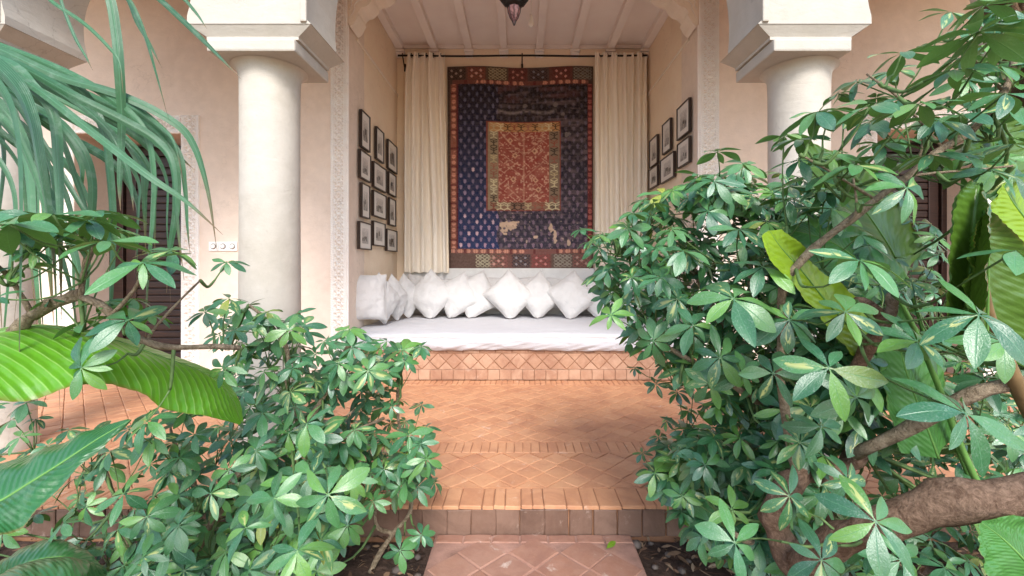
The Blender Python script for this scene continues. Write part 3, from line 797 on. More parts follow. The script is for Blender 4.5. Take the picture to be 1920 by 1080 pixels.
    wc = s(22, 15, 24)*(1-top[..., None])+s(48, 46, 66)*top[..., None]
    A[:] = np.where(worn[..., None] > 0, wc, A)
    streak = np.clip((nz(24, 4, 21)+nz(7, 3, 22)*.6-.85)*2.4, 0, 1); put(worn*streak, s(104, 84, 88), .75)
    put(worn*np.clip((nz(5, 5, 23)-.6)*2.5, 0, 1)*(.25+.75*top), s(118, 104, 108), .6)
    put(worn*np.clip(1-np.abs(Y-208-2*np.sin(X*.1))/4.5, 0, 1)*(X < 1045)*np.clip(nz(6, 3, 30)*1.8, 0, 1), s(140, 126, 120), .85)
    put(fld*(Y < 190)*(X > 934)*np.clip((nz(30, 7, 24)-.45)*3, 0, 1), s(96, 54, 58), .65)
    put(fld*(Y > 235)*(Y < 237)*(X < 913), s(70, 66, 100), .5)
    # small stemmed buds, staggered rows
    row = np.floor((Y-160)/10.9); rx = ((X-864+7.6*(row % 2)) % 15.2)-7.6; ry = (Y-160) % 10.9-5.4
    bud = ((rx/2.5)**2+((ry-.9)/2.6)**2 < 1) | ((np.abs(rx) < .8) & (np.abs(ry) < 4.6)) | ((np.abs(rx) < 2.8) & (np.abs(ry+1.9) < .9))
    colr = np.floor((X-864+7.6*(row % 2))/15.2); hh = np.abs(np.sin(colr*12.9+row*78.2)*43758.5) % 1
    cr = np.clip(.30+.55*top, 0, 1)*(.45+.55*hh)
    bc = s(150, 150, 190)*(1-top[..., None]*.6)+s(225, 150, 160)*top[..., None]*.6
    al = (fld*bud*cr*np.where(worn > 0, .45, 1.0)); A[:] = A*(1-al[..., None])+bc*al[..., None]
    put(fld*bud*(hh > .8)*(top > .35)*(worn == 0), s(232, 190, 190), .6)
    # moth-eaten patches
    for cx, cy, rx_, ry_ in ((953, 422, 14, 8), (946, 434, 7, 5), (1034, 427, 5, 7), (1041, 445, 4, 12), (1068, 455, 3, 7), (1005, 444, 4, 3), (965, 418, 9, 5), (1092, 432, 3, 4), (985, 196, 4, 3), (1042, 195, 4, 4), (1057, 213, 4, 4), (1066, 252, 5, 5)):
        e = ((X-cx)/rx_)**2+((Y-cy)/ry_)**2+1.3*(nz(4, 4, 33)-.5)*1.6; put(np.clip((1.05-e)*4, 0, 1), s(214, 178, 142) if cy > 300 else s(116, 104, 100), .9)
    put(worn*(top > .78)*np.clip((nz(3, 4, 41)-.86)*8, 0, 1), s(205, 175, 150), .8)
    # centre panel
    put(rect(912, 227, 1052, 395), s(140, 60, 44))
    put(rect(915, 229, 1050, 393), s(150, 128, 92)); put(rect(917, 229, 1050, 245), s(196, 138, 66)); put(rect(935, 378, 1030, 393), s(142, 104, 76))
    put(rect(1030, 246, 1050, 392), s(134, 110, 84))
    put(rect(935, 245, 1030, 378), s(158, 62, 44))
    red = rect(935, 245, 1030, 378); put(red*np.clip((nz(12, 9, 50)-.45)*2.2, 0, 1), s(176, 100, 74), .7)
    put(red*np.clip((nz(9, 6, 51)-.55)*3, 0, 1), s(148, 40, 30), .7)
    tree = (np.abs(X-983) < 1.6) | ((np.abs(((Y-245) % 44)-44+np.abs(X-983)*.85) < 1.4) & (np.abs(X-983) < 36))
    put(red*tree, s(190, 128, 96), .7)
    fl = (nz(3.4, 2.6, 52) > .74) | ((np.abs((X*.8+Y) % 17-8) < .9) & (nz(6, 6, 53) > .55)) | ((np.abs((X*.8-Y) % 17-8) < .9) & (nz(6, 6, 54) > .55))
    put(red*fl, s(226, 178, 138), .6)
    for cx, cy in ((963, 335), (1005, 337), (966, 290), (1003, 282), (957, 262), (1010, 355)):
        put(((np.abs(X-cx)+np.abs(Y-cy)) < 6).astype(float), s(222, 170, 120), .7); put(((np.abs(X-cx)+np.abs(Y-cy)) < 2.6).astype(float), s(120, 36, 30), .8)
    def bug(cx, cy, c):
        u, v = X-cx, Y-cy
        mk = (np.abs(u) < 1.2) & (np.abs(v) < 5.5)
        for o_ in (-4, 0, 4): mk |= (np.abs(v-o_+np.abs(u)*.45*(1 if o_ <= 0 else -1)) < 1.0) & (np.abs(u) < 7)
        put(mk.astype(float), s(*c), .85)
    cl = [(40, 26, 24), (214, 200, 150), (150, 62, 40), (196, 176, 120), (40, 28, 26), (222, 206, 150), (160, 80, 56)]
    for i, cy in enumerate(range(252, 392, 15)): bug(926, cy, cl[(i*3+1) % 7]); bug(1040, cy+2, cl[(i*2) % 7])
    for i, cx in enumerate(range(926, 1046, 13)): bug(cx, 237, cl[(i*2+3) % 7] if i not in (2, 6) else (50, 24, 24)); bug(cx, 386, cl[(i*3+2) % 7])
    cen = rect(912, 227, 1052, 395)[..., None]; A = A*(1-.04*cen)
    g_ = A.mean(axis=2, keepdims=True); A = (A*.80+g_*.20)*np.array([.93, .93, .96])
    A *= (1+.16*(rg.rand(H, W, 1)-.5))*(1+.22*(nz(30, 3, 60)-.5))[..., None]
    return np.clip(A, 0, 1), W, H
A, W, H = draw_rug()
x0, x1, z1, z0 = (838-CX)/FPX*5.43, (1113-CX)/FPX*5.43, EYE-(123-CY)/FPX*5.43, EYE-(504-CY)/FPX*5.43
V = []; 
for j in range(H+1):
    v = j/H
    for i in range(W+1):
        u = i/W
        zz = z1+(z0-z1)*v+.012*math.sin(u*9)*(1-v)*(1 if v < .5 else .6)+(-.008+.03*u*(1-u))*(-v)
        yy = D2-.030-.018*v+.007*noise.noise(Vector((u*5, v*2, 0)))+.003*noise.noise(Vector((u*14, v*9, 4)))
        V.append((x0+(x1-x0)*u+.010*v*(1-2*u)*.3+(.012*v if u < .02 else 0), yy, zz))
V = np.array(V); ii, jj = np.meshgrid(np.arange(W), np.arange(H)); q = (jj*(W+1)+ii).ravel()
Fq = np.stack([q, q+W+1, q+W+2, q+1], 1)
Cv = np.zeros((H+1, W+1, 3)); Cv[:H, :W] = A; Cv[H] = Cv[H-1]; Cv[:, W] = Cv[:, W-1]
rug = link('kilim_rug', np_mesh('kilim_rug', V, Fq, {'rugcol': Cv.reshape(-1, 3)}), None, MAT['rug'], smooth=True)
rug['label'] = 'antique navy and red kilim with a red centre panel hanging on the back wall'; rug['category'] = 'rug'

# ------------------------------------------------------------------ curtains and rod
YR = D2-.12; ZR = EYE-(104-CY)/FPX*YR
rod = thing('curtain_rod', 'thin black iron curtain rod across the top of the back wall', 'curtain rod', (0, YR, ZR))
bm = bmesh.new(); xa, xb = (746-CX)/FPX*YR, (1214-CX)/FPX*YR
tube(bm, [Vector((xa+(xb-xa)*t, YR, ZR-.008*math.sin(math.pi*t*2)**2)) for t in np.linspace(0, 1, 24)], .011, 10); from_bm('rod', bm, MAT['iron'], rod, smooth=True)
for px in (755, 979, 1205):
    x = (px-CX)/FPX*YR; bm = bmesh.new(); tube(bm, [Vector((x, D2-.004, ZR-.10)), Vector((x, D2-.02, ZR-.11)), Vector((x, YR+.02, ZR-.03)), Vector((x, YR+.004, ZR-.014)), Vector((x, YR-.016, ZR-.004)), Vector((x, YR-.012, ZR+.02))], .007, 8)
    box(bm, x-.012, x+.012, D2-.008, D2-.002, ZR-.14, ZR-.05); from_bm('bracket', bm, MAT['iron'], rod, smooth=False)
def curtain(name, label, x0, x1, z_bot, nf, seed, flare, top_w):
    nu, nv = nf*26, 60; V = []; r = random.Random(seed)
    ph = [r.uniform(-.6, .6) for _ in range(nf+2)]; am = [r.uniform(.6, 1.15) for _ in range(nf+2)]
    ztop = ZR+.035
    for j in range(nv+1):
        v = j/nv; 
        for i in range(nu+1):
            u = i/nu; s = u*nf; k = int(min(s, nf-1)); f = s-k
            a = am[k]*(1-f)+am[k+1]*f
            wob = noise.noise(Vector((u*3+seed, v*2.0, 0)))
            tight = .45+.55*min(1, v*4)
            s2 = s+.55*noise.noise(Vector((u*2.6+seed*5, v*.5, 1)))+.12*wob*v; y = YR-.004-(.046*tight)*a*math.tanh(1.6*math.sin(2*math.pi*s2))-.014*v*noise.noise(Vector((u*6, v*3, seed)))-.02*v
            y -= .012*math.sin(2*math.pi*s*2.0+seed)*(1-min(1, v*3))
            uu = u+.018*math.sin(4*math.pi*s)*.3/nf*6
            l = x0+flare[0]*v+top_w[0]*(1-min(1, v*9)); r_ = x1+flare[1]*v+top_w[1]*(1-min(1, v*9))
            x = l+(r_-l)*uu
            z = ztop+(z_bot-ztop)*v-.012*(1-v)*(1-min(1, v*12))*abs(math.sin(math.pi*s))+.006*v*math.sin(2*math.pi*s)
            V.append((x, y, z))
    ii, jj = np.meshgrid(np.arange(nu), np.arange(nv)); q = (jj*(nu+1)+ii).ravel()
    t = thing('curtain', label, 'curtain', ((x0+x1)/2, YR, ztop), 'pair of long cream curtains')
    link('curtain_cloth', np_mesh('curtain_cloth', V, np.stack([q, q+nu+1, q+nu+2, q+1], 1)), t, MAT['curtain'], smooth=True)
    for k in range(nf):
        bm = bmesh.new(); x = x0+top_w[0]+(x1-x0-top_w[0]+top_w[1])*(k+.5)/nf
        pts = [Vector((x, YR+.024*math.cos(a), ZR+.024*math.sin(a))) for a in np.linspace(0, 2*math.pi, 17)]
        tube(bm, pts, .004, 6); from_bm('eyelet', bm, MAT['iron'], t, smooth=True)
XR = lambda px: (px-CX)/FPX*YR
curtain('curtain', 'long cream curtain left of the kilim, gathered in soft folds down to the cushions', XR(760), XR(834), EYE-(511-CY)/FPX*(YR-.03), 5, 3, (-.01, .055), (.03, 0))
curtain('curtain', 'long cream curtain right of the kilim, hanging in folds behind the shrub', XR(1115), XR(1212), EYE-(520-CY)/FPX*(YR-.03), 6, 8, (0, .0), (0, 0))

# picture rails on the side walls and hanging wires
for side, x, (ya, pa), (yb, pb_), lb in ((-1, NXL, (3.93, 48), (5.49, 183), 'thin cream hanging rail along the left alcove wall above the pictures'), (1, NXR, (3.93, 55), (5.49, 177), 'thin cream hanging rail along the right alcove wall above the pictures')):
    za = EYE+(CY-pa)/FPX*ya; zb = EYE+(CY-pb_)/FPX*yb; zc = (za+zb)/2
    o = part_box('picture_rail', MAT['cream'], (min(x, x-side*.014), max(x, x-side*.014), D1+.22, D2-.003, zc-.012, zc+.012), bevel=.003)
    tag(o, lb, 'picture rail')

# framed photographs
def picture(side, xl, xr, yt, yb, label, seed, grp):
    xw = NXL if side < 0 else NXR
    da = abs(xw)*FPX/abs(xl-CX); db = abs(xw)*FPX/abs(xr-CX)
    d0, d1 = min(da, db), max(da, db); dref = d0
    zt = EYE-(yt-CY)/FPX*dref; zb = EYE-(yb-CY)/FPX*dref
    w, h = d1-d0, zt-zb; s = -side   # faces +x on the left wall
    t = thing('framed_photo', label, 'framed photo', (xw, (d0+d1)/2, (zt+zb)/2), grp)
    X = lambda a: xw+s*a
    def b(name, mat, a0, a1, y0, y1, z0, z1, bev=0):
        xa_, xb_ = sorted((X(a0), X(a1))); return part_box(name, mat, (xa_, xb_, y0, y1, z0, z1), t, bevel=bev)
    f = .0095; bm = bmesh.new()
    for (y0, y1, z0, z1) in ((d0, d0+f, zb, zt), (d1-f, d1, zb, zt), (d0+f, d1-f, zt-f, zt), (d0+f, d1-f, zb, zb+f)):
        xa_, xb_ = sorted((X(.014), X(.042))); box(bm, xa_, xb_, y0, y1, z0, z1)
    from_bm('frame_moulding', bm, MAT['frame'], t)
    b('passepartout', MAT['board'], .018, .032, d0+f, d1-f, zb+f, zt-f)
    mw, mh = w*.24, h*.22; n_, m_ = 14, 20; r = np.random.RandomState(seed)
    yy = np.linspace(d0+mw, d1-mw, n_+1); zz = np.linspace(zb+mh, zt-mh, m_+1)
    U, Vv = np.meshgrid(np.linspace(0, 1, n_+1), np.linspace(0, 1, m_+1))
    g = .42+.25*Vv; a, c = r.uniform(.2, .45), r.uniform(.55, .85); hgt = r.uniform(.35, .8)
    g = np.where((U > a) & (U < c) & (Vv < hgt), .10+.12*r.rand(), g)
    g = np.where((U < a*.7) & (Vv < hgt*.8), .18, g); g = np.where(Vv < .16, .30+.2*r.rand(), g)
    g = np.where((abs(U-(a+c)/2) < .08) & (Vv < hgt*.55), .5, g)
    g = np.clip(g+.20*(r.rand(m_+1, n_+1)-.5), .03, .75)**1.5
    C = np.stack([g, g*.93, g*.86], -1).reshape(-1, 3)
    V = np.array([(X(.0325), y, z) for z in zz for y in yy]); ii, jj = np.meshgrid(np.arange(n_), np.arange(m_)); q = (jj*(n_+1)+ii).ravel()
    link('photo_print', np_mesh('photo_print', V, np.stack([q, q+1, q+n_+2, q+n_+1], 1), {'printcol': C}), t, MAT['print'])
cols = ['the column nearest the courtyard', 'the middle column', 'the column nearest the curtain']
rows = ['topmost', 'second from the top', 'third from the top', 'lowest']
LP = [[(102, 158, 82, 318), (95, 163, 333, 515), (105, 157, 545, 765), (90, 167, 790, 968)],
      [(200, 248, 190, 395), (182, 263, 410, 573), (180, 263, 592, 757), (180, 257, 787, 945)],
      [(275, 333, 270, 455), (280, 327, 475, 618), (283, 325, 640, 815), (268, 333, 838, 980)]]
for c, colm in enumerate(LP):
    for r_, (a, b_, t_, u_) in enumerate(colm):
        picture(-1, 640+a/3.375, 640+b_/3.375, 180+t_/3.375, 180+u_/3.375, 'black framed photo, left alcove wall, %s in %s' % (rows[r_], cols[c]), 10*c+r_, 'framed photos on the left alcove wall')
for k, (a, b_, t_, u_, lb) in enumerate([(412, 540, 120, 465, 'topmost nearest the courtyard'), (415, 540, 508, 775, 'second down in the column nearest the courtyard'),
    (260, 345, 325, 645, 'topmost in the middle column'), (240, 380, 662, 925, 'wide one second down in the middle column'),
    (128, 208, 492, 785, 'topmost in the column nearest the curtain'), (122, 210, 797, 1010, 'second down in the column nearest the curtain')]):
    picture(1, 1200+a/5.4, 1200+b_/5.4, 160+t_/5.4, 160+u_/5.4, 'black framed photo, right alcove wall, '+lb, 50+k, 'framed photos on the right alcove wall')

# wall switches
for k, px in enumerate((401.5, 419.5, 437)):
    c = P(px, 462, D1); s = .040
    t = thing('wall_switch', 'white wall plate with round dial, %s of three left of the column' % ('leftmost', 'middle one', 'rightmost')[k], 'wall switch', tuple(c), 'white wall plates left of the column')
    part_box('cover_plate', MAT['plastic'], (c.x-s, c.x+s, D1-.011, D1-.001, c.z-s, c.z+s), t, bevel=.003)
    bm = bmesh.new(); bmesh.ops.create_cone(bm, cap_ends=True, segments=24, radius1=.020, radius2=.017, depth=.010, matrix=Matrix.Translation((c.x, D1-.0165, c.z))@Matrix.Rotation(math.radians(90), 4, 'X')); from_bm('dial', bm, MAT['plastic'], t)
    bm = bmesh.new(); bmesh.ops.create_cone(bm, cap_ends=True, segments=24, radius1=.024, radius2=.024, depth=.0012, matrix=Matrix.Translation((c.x, D1-.0118, c.z))@Matrix.Rotation(math.radians(90), 4, 'X')); from_bm('dial_ring', bm, MAT['frame'], t)

# lantern hanging in the gallery, only its foot in view
lc = P(964, 10, 3.25)
lt = thing('hanging_lantern', 'dark metal Moroccan lantern with a pointed purple glass foot, hanging above the alcove', 'lantern', tuple(lc))
zt = EYE-(48-CY)/FPX*3.25
bm = bmesh.new(); lathe(bm, [(.001, zt), (.006, zt+.006), (.012, zt+.03), (.028, zt+.055), (.042, zt+.095), (.046, zt+.125), (.040, zt+.135)], lc.x, 3.25, 8); g = M('lantern_glass', .25, .6); g.col(g.ramp(g.noise(30, 4, g.coord(), .6, 1), [(.3, (.08, .03, .035)), (.7, (.42, .22, .22))])); from_bm('glass_foot', bm, g.m, lt)
bm = bmesh.new()
for k in range(8):
    a = 2*math.pi*k/8; d_ = Vector((math.cos(a), math.sin(a), 0)); o_ = Vector((lc.x, 3.25, 0))
    tube(bm, [o_+d_*r+Vector((0, 0, z)) for r, z in ((.004, zt+.002), (.014, zt+.03), (.030, zt+.055), (.044, zt+.095), (.048, zt+.13))], .0025, 5)
from_bm('ribs', bm, MAT['iron'], lt)
bm = bmesh.new(); lathe(bm, [(.044, zt+.132), (.066, zt+.145), (.072, zt+.16), (.095, zt+.17), (.11, zt+.19), (.11, zt+.21), (.13, zt+.23), (.13, zt+.46), (.10, zt+.50), (.05, zt+.60), (.012, zt+.66), (.012, CEIL)], lc.x, 3.25, 8); from_bm('lantern_body', bm, MAT['iron'], lt)
# bulb holder on the alcove ceiling
bc = P(996, 20, 5.0); zc = 3.638
bh = thing('bulb_holder', 'small white lamp holder with a bulb hanging from the alcove ceiling beside the lantern', 'lamp holder', (bc.x, 5.0, zc))
bm = bmesh.new(); bx = (996-CX)/FPX*4.4
tube(bm, [Vector((bx, 4.4, zc)), Vector((bx, 4.4, EYE-(28-CY)/FPX*4.4))], .004, 8); from_bm('flex', bm, MAT['plastic'], bh)
zq = EYE-(28-CY)/FPX*4.4
bm = bmesh.new(); lathe(bm, [(.010, zq), (.016, zq-.01), (.018, zq-.05), (.025, zq-.07), (.026, zq-.10), (.014, zq-.115), (.003, zq-.12)][::-1], bx, 4.4, 16); from_bm('bulb', bm, MAT['plastic'], bh, smooth=True)
bm = bmesh.new(); tube(bm, [Vector((bx-.12, 4.4, zc-.012)), Vector((bx+.02, 4.4, zc-.012))], .012, 8); from_bm('ceiling_rose', bm, MAT['plastic'], bh)

# ================================================================== planting
UP = Vector((0, 0, 1))
def leaflet_mesh(seed, kind):
    """one obovate leaflet, unit length along +x, folded along the midrib and drooping"""
    r = random.Random(seed); W = r.uniform(.170, .205) if kind else r.uniform(.145, .175)
    fold = r.uniform(.10, .30); droop = r.uniform(.06, .30); tip = r.uniform(-.05, .08); side = r.uniform(-.07, .07); tw = r.uniform(-.25, .25)
    st = (0, .08, .16, .28, .42, .56, .68, .79, .88, .95, .985, 1.0)
    V, UVs, F = [], [], []
    for t in st:
        w = .012 if t <= .08 else W*max(0, math.sin(math.pi*((t-.06)/.94)**(1.3 if kind else 1.12))**.80)
        if t >= 1: w = .004
        z = -droop*t*t+tip*math.sin(math.pi*t*1.3)*.3; y0 = side*math.sin(math.pi*t)
        wave = .018*math.sin(t*6+seed)*(w/W); a = tw*t
        for k, s in enumerate((-1, -.5, 0, .5, 1)):
            yy = s*w; zz = abs(s)*w*fold*(1-.45*abs(s))+(wave if abs(s) == 1 else 0)
            V.append((t, y0+yy*math.cos(a)-zz*math.sin(a), z+zz*math.cos(a)+yy*math.sin(a))); UVs.append((.5+.5*s, t))
    for i in range(len(st)-1):
        for k in range(4):
            a = i*5+k; F.append((a, a+5, a+6, a+1))
    V = np.array(V, np.float32); V[:, 0] *= .97+.03; return V, np.array(F), np.array(UVs, np.float32)
NLV = 8
LV = [leaflet_mesh(100+i, i % 2) for i in range(NLV)]
def whorl(seed):
    """leaflet matrices (unit leaf) radiating round +z"""
    r = random.Random(seed); n = r.choice((6, 7, 7, 8, 8)); out = []; a0 = r.uniform(0, 6.28)
    for k in range(n):
        az_ = a0+2*math.pi*k/n+r.uniform(-.14, .14); s = r.uniform(.74, 1.0)
        if k == 0: s *= r.uniform(.6, .85)
        dr = math.radians(r.uniform(-4, 26))
        out.append((r.randrange(NLV), Matrix.Rotation(az_, 4, 'Z')@Matrix.Rotation(dr, 4, 'Y')@Matrix.Rotation(r.uniform(-.35, .35), 4, 'X')@Matrix.Diagonal((s, s*r.uniform(.88, 1.12), s, 1))))
    return out
NW = 14
WH = [whorl(300+i) for i in range(NW)]
def merge_leaves(items):
    """items: (whorl index, matrix, rnd) -> V, F, UV, rnd arrays"""
    VV, FF, UU, RR, off = [], [], [], [], 0
    for wi, mtx, rn in items:
        for li, lm in WH[wi]:
            V, F, U = LV[li]; a = np.array(mtx@lm)
            VV.append(V@a[:3, :3].T+a[:3, 3]); FF.append(F+off); UU.append(U); off += len(V)
            RR.append(np.full(len(V), (rn+.13*math.sin(li*3.1+wi)) % 1))
    return np.vstack(VV), np.vstack(FF), np.vstack(UU), np.concatenate(RR)
LEAFLET_ME = {}
def leaflet_me(i, mat):
    k = (i, mat.name)
    if k not in LEAFLET_ME:
        V, F, U = LV[i]; me = np_mesh('leaflet', V, F, uv=U); me.polygons.foreach_set('use_smooth', [True]*len(F)); me.materials.append(mat); LEAFLET_ME[k] = me
    return LEAFLET_ME[k]
WHORL_ME = {}
def whorl_me(i, mat):
    k = (i, mat.name)
    if k not in WHORL_ME:
        V, F, U, rr = merge_leaves([(i, Matrix.Identity(4), .0)])
        me = np_mesh('leaf', V, F, {'rnd': rr*.35}, U); me.polygons.foreach_set('use_smooth', [True]*len(F)); me.materials.append(mat); WHORL_ME[k] = me
    return WHORL_ME[k]
def in_poly(x, y, poly):
    c = False; n = len(poly)
    for i in range(n):
        (x1, y1), (x2, y2) = poly[i], poly[i-1]
        if (y1 > y) != (y2 > y) and x < (x2-x1)*(y-y1)/(y2-y1)+x1: c = not c
    return c
def sample(poly, n, mind, dfun, seed, layers=1):
    """stand positions of leaf rosettes inside an outline, at the depths dfun gives"""
    r = random.Random(seed); out = []
    xs = [p[0] for p in poly]; ys = [p[1] for p in poly]
    for layer in range(layers):
        got = []
        for _ in range(n*40):
            if len(got) >= n: break
            x, y = r.uniform(min(xs), max(xs)), r.uniform(min(ys), max(ys))
            if not in_poly(x, y, poly): continue
            if any((x-a)**2+((y-b)*1.25)**2 < mind**2 for a, b in got): continue
            got.append((x, y))
        for x, y in got:
            d = dfun(x, y, r)+layer*.17; out.append((P(x, y, d), None))
    return out
def orient(n, r):
    z = n.normalized(); x = z.cross(Vector((r.uniform(-1, 1), r.uniform(-1, 1), r.uniform(-1, 1)))).normalized(); y = z.cross(x)
    m = Matrix((x, y, z)).transposed().to_4x4(); return m
def shrub(name, label, root, limbs, leaves, heroes, size, mat, barkmat, seed, group_n=6, detail=42, facing=.45, droop=.0, extra=None, upness=.75):
    """limbs: list of (points, r0, r1); leaves: [(pos, size or None)]; heroes: (px, py, d, size, normal)"""
    r = random.Random(seed); t = thing(name, label, 'shrub', tuple(root))
    skel = []
    for k, (pts, r0, r1) in enumerate(limbs):
        n = max(12, int(sum((b-a).length for a, b in zip(pts, pts[1:]))/.035)); q = catmull(pts, n)
        q = [p+Vector((noise.noise(p*7+Vector((seed, 0, 0))), noise.noise(p*7+Vector((0, seed, 0))), noise.noise(p*7+Vector((0, 0, seed)))))*min(.014, r0) for p in q]
        rad = [r0+(r1-r0)*(i/(n-1))**.8+r0*.10*math.sin(i*1.7+k) for i in range(n)]
        bm = bmesh.new(); tube(bm, q, rad, 14 if r0 > .02 else 8, .28 if r0 > .02 else .2, seed+k)
        o = from_bm('trunk' if k == 0 else 'branch', bm, barkmat if r0 > .0139 or barkmat is MAT['palebark'] else MAT['palebark'], t, smooth=True)
        skel += [(p, rd) for p, rd in zip(q, rad) if p.z > root.z+.12]
    # every rosette belongs to a shoot: group neighbours, give them one node
    pos = [p for p, s in leaves]; left = list(range(len(pos))); nodes = []
    while left:
        i = left[r.randrange(len(left))]; near = sorted(left, key=lambda j: (pos[j]-pos[i]).length)[:group_n]
        near = [j for j in near if (pos[j]-pos[i]).length < .24]
        for j in near: left.remove(j)
        c = sum((pos[j] for j in near), Vector())/len(near)
        sp, _ = min(skel, key=lambda s: (s[0]-c).length+max(0, (s[0].z-c.z))*.5+max(0, c.z-s[0].z-.15)*1.5)
        dirn = (sp-c).normalized() if (sp-c).length > .01 else -UP
        node = c+(dirn*.05-UP*.075)
        nodes.append((node, near, sp))
    recs = []
    tw = bmesh.new(); pet = bmesh.new()
    for node, near, sp in nodes:
        mid = (sp+node)/2-UP*.02+Vector((r.uniform(-.02, .02), r.uniform(-.02, .02), 0)); L = (sp-node).length
        tube(tw, catmull([sp, mid, node], max(4, int(L/.05)+3)), [.0055*(1-.45*a) for a in np.linspace(0, 1, max(4, int(L/.05)+3))], 5, .2, seed)
        for j in near:
            c = pos[j]; outw = (c-node); 
            n = UP*upness+Vector((0, -1, .0))*facing+outw.normalized()*.55+Vector((r.uniform(-.35, .35), r.uniform(-.35, .35), r.uniform(-.15, .15)))
            s = (leaves[j][1] or size)*r.uniform(.80, 1.15)
            recs.append((c, n, s*r.choice((.78, 1, 1, 1.12)), node))
    for h in heroes:
        px, py, d, s, nv = h[:5]; c = P(px, py, d); n = Vector(nv).normalized()
        sp, _ = min(skel, key=lambda q: (q[0]-c).length+max(0, (q[0].z-c.z))*.8+ (0 if q[0].y > c.y-.05 else .3)); dd = (sp-c).length; node = c+(sp-c)*min(.55, .17/max(.05, dd))-n*min(.05, dd*.2)
        tube(tw, catmull([sp, (sp+node)/2-UP*.015, node], 8), [.0042-.0002*k for k in range(8)], 6, .15, seed)
        recs.append((c, n, s, node))
    recs.sort(key=lambda q: -q[2]/max(.3, q[0].y))
    items_rest = []
    for k, (c, n, s, node) in enumerate(recs):
        m = Matrix.Translation(c)@orient(n, r)@Matrix.Scale(s, 4); wi = r.randrange(NW)
        mid = (c+node)/2+(c-node).cross(Vector((r.uniform(-1, 1), r.uniform(-1, 1), 0))).normalized()*.008-n.normalized()*.012
        cc = c-n.normalized()*.001
        if k < detail:
            bm = bmesh.new(); tube(bm, catmull([node-c, mid-c, cc-c], 6), [.0024, .002, .0018, .0017, .0018, .0022], 5)
            lf = from_bm('leaf', bm, MAT['twig'], None, smooth=True); lf.parent = t; lf.location = c-Vector(t.location)
            for li, lm in WH[wi]:
                o = bpy.data.objects.new('leaflet', leaflet_me(li, mat)); COL.objects.link(o); o.parent = lf
                mm = m@lm; mm.translation -= c; o.matrix_local = mm
        else:
            tube(pet, catmull([node, mid, cc], 4), [.0024, .0018, .0016, .002], 4)
            if k < 300:
                o = bpy.data.objects.new('leaf', whorl_me(wi, mat)); COL.objects.link(o); o.parent = t
                mm = m.copy(); mm.translation -= Vector(t.location); o.matrix_local = mm
            else: items_rest.append((wi, m, r.random()))
    o = from_bm('twigs', tw, MAT['twig'], t, smooth=True); o['kind'] = 'stuff'
    if len(pet.verts): o = from_bm('leaf_stalks', pet, MAT['twig'], t, smooth=True); o['kind'] = 'stuff'
    else: pet.free()
    if items_rest:
        V, F, U, rr = merge_leaves(items_rest); me = np_mesh('foliage', V, F, {'rnd': rr}, U)
        o = link('foliage', me, t, mat, smooth=True); o['kind'] = 'stuff'
    return t

def LP3(*pts): return [P(*p) for p in pts]
SOIL = -.14
# ---- A: shrub left of the path
A_limbs = [
    (LP3((300, 1120, 1.62), (360, 1040, 1.6), (415, 960, 1.55), (440, 900, 1.52), (500, 845, 1.5), (560, 800, 1.5), (610, 740, 1.52), (650, 660, 1.55), (668, 615, 1.6)), .019, .006),
    (LP3((415, 960, 1.55), (520, 900, 1.6), (600, 850, 1.64), (680, 800, 1.66), (720, 780, 1.66)), .014, .005),
    (LP3((690, 1085, 1.66), (712, 1035, 1.66), (738, 1000, 1.66), (770, 960, 1.68), (760, 880, 1.72), (745, 780, 1.72), (748, 700, 1.72), (770, 660, 1.75)), .011, .004),
    (LP3((738, 1000, 1.66), (706, 985, 1.66), (708, 930, 1.66), (720, 860, 1.66)), .009, .004),
    (LP3((560, 800, 1.5), (540, 720, 1.48), (540, 660, 1.5), (500, 600, 1.5), (470, 570, 1.5)), .010, .004),
    (LP3((300, 1120, 1.62), (250, 1030, 1.5), (220, 950, 1.45), (200, 880, 1.45), (190, 820, 1.5)), .012, .004),
    (LP3((415, 960, 1.55), (360, 900, 1.45), (330, 840, 1.45), (320, 790, 1.5)), .010, .004)]
dA = lambda x, y, r: 1.55+.12*math.sin(x*.02)-.22*max(0, (y-760)/320)+r.uniform(-.12, .14)
polyA = [(405, 590), (450, 575), (520, 585), (590, 590), (650, 610), (720, 625), (765, 660), (760, 700), (720, 720), (770, 780), (800, 850), (800, 900), (770, 935), (700, 900), (660, 930), (640, 1010), (600, 1075), (330, 1090), (240, 1080), (250, 980), (330, 900), (300, 860), (400, 800), (440, 760), (420, 700)]
lvA = sample(polyA, 150, 22, dA, 21, 2)
lvA += sample([(-40, 740), (120, 760), (200, 800), (180, 940), (60, 1000), (-40, 1000)], 24, 34, lambda x, y, r: 1.6+r.uniform(-.1, .2), 24)
lvA += sample([(110, 840), (330, 760), (400, 780), (330, 870), (350, 980), (240, 1060), (60, 1080), (90, 990), (230, 900)], 34, 34, lambda x, y, r: 1.45+r.uniform(-.15, .15), 22)
for px, py, d in ((760, 790, 1.85), (800, 800, 1.86), (775, 830, 1.85), (790, 760, 1.9), (745, 750, 1.85), (800, 870, 1.82), (815, 905, 1.8), (770, 880, 1.8), (745, 645, 1.8), (790, 650, 1.85)): lvA.append((P(px, py, d), .062))
C_ = (0, -1, .35)
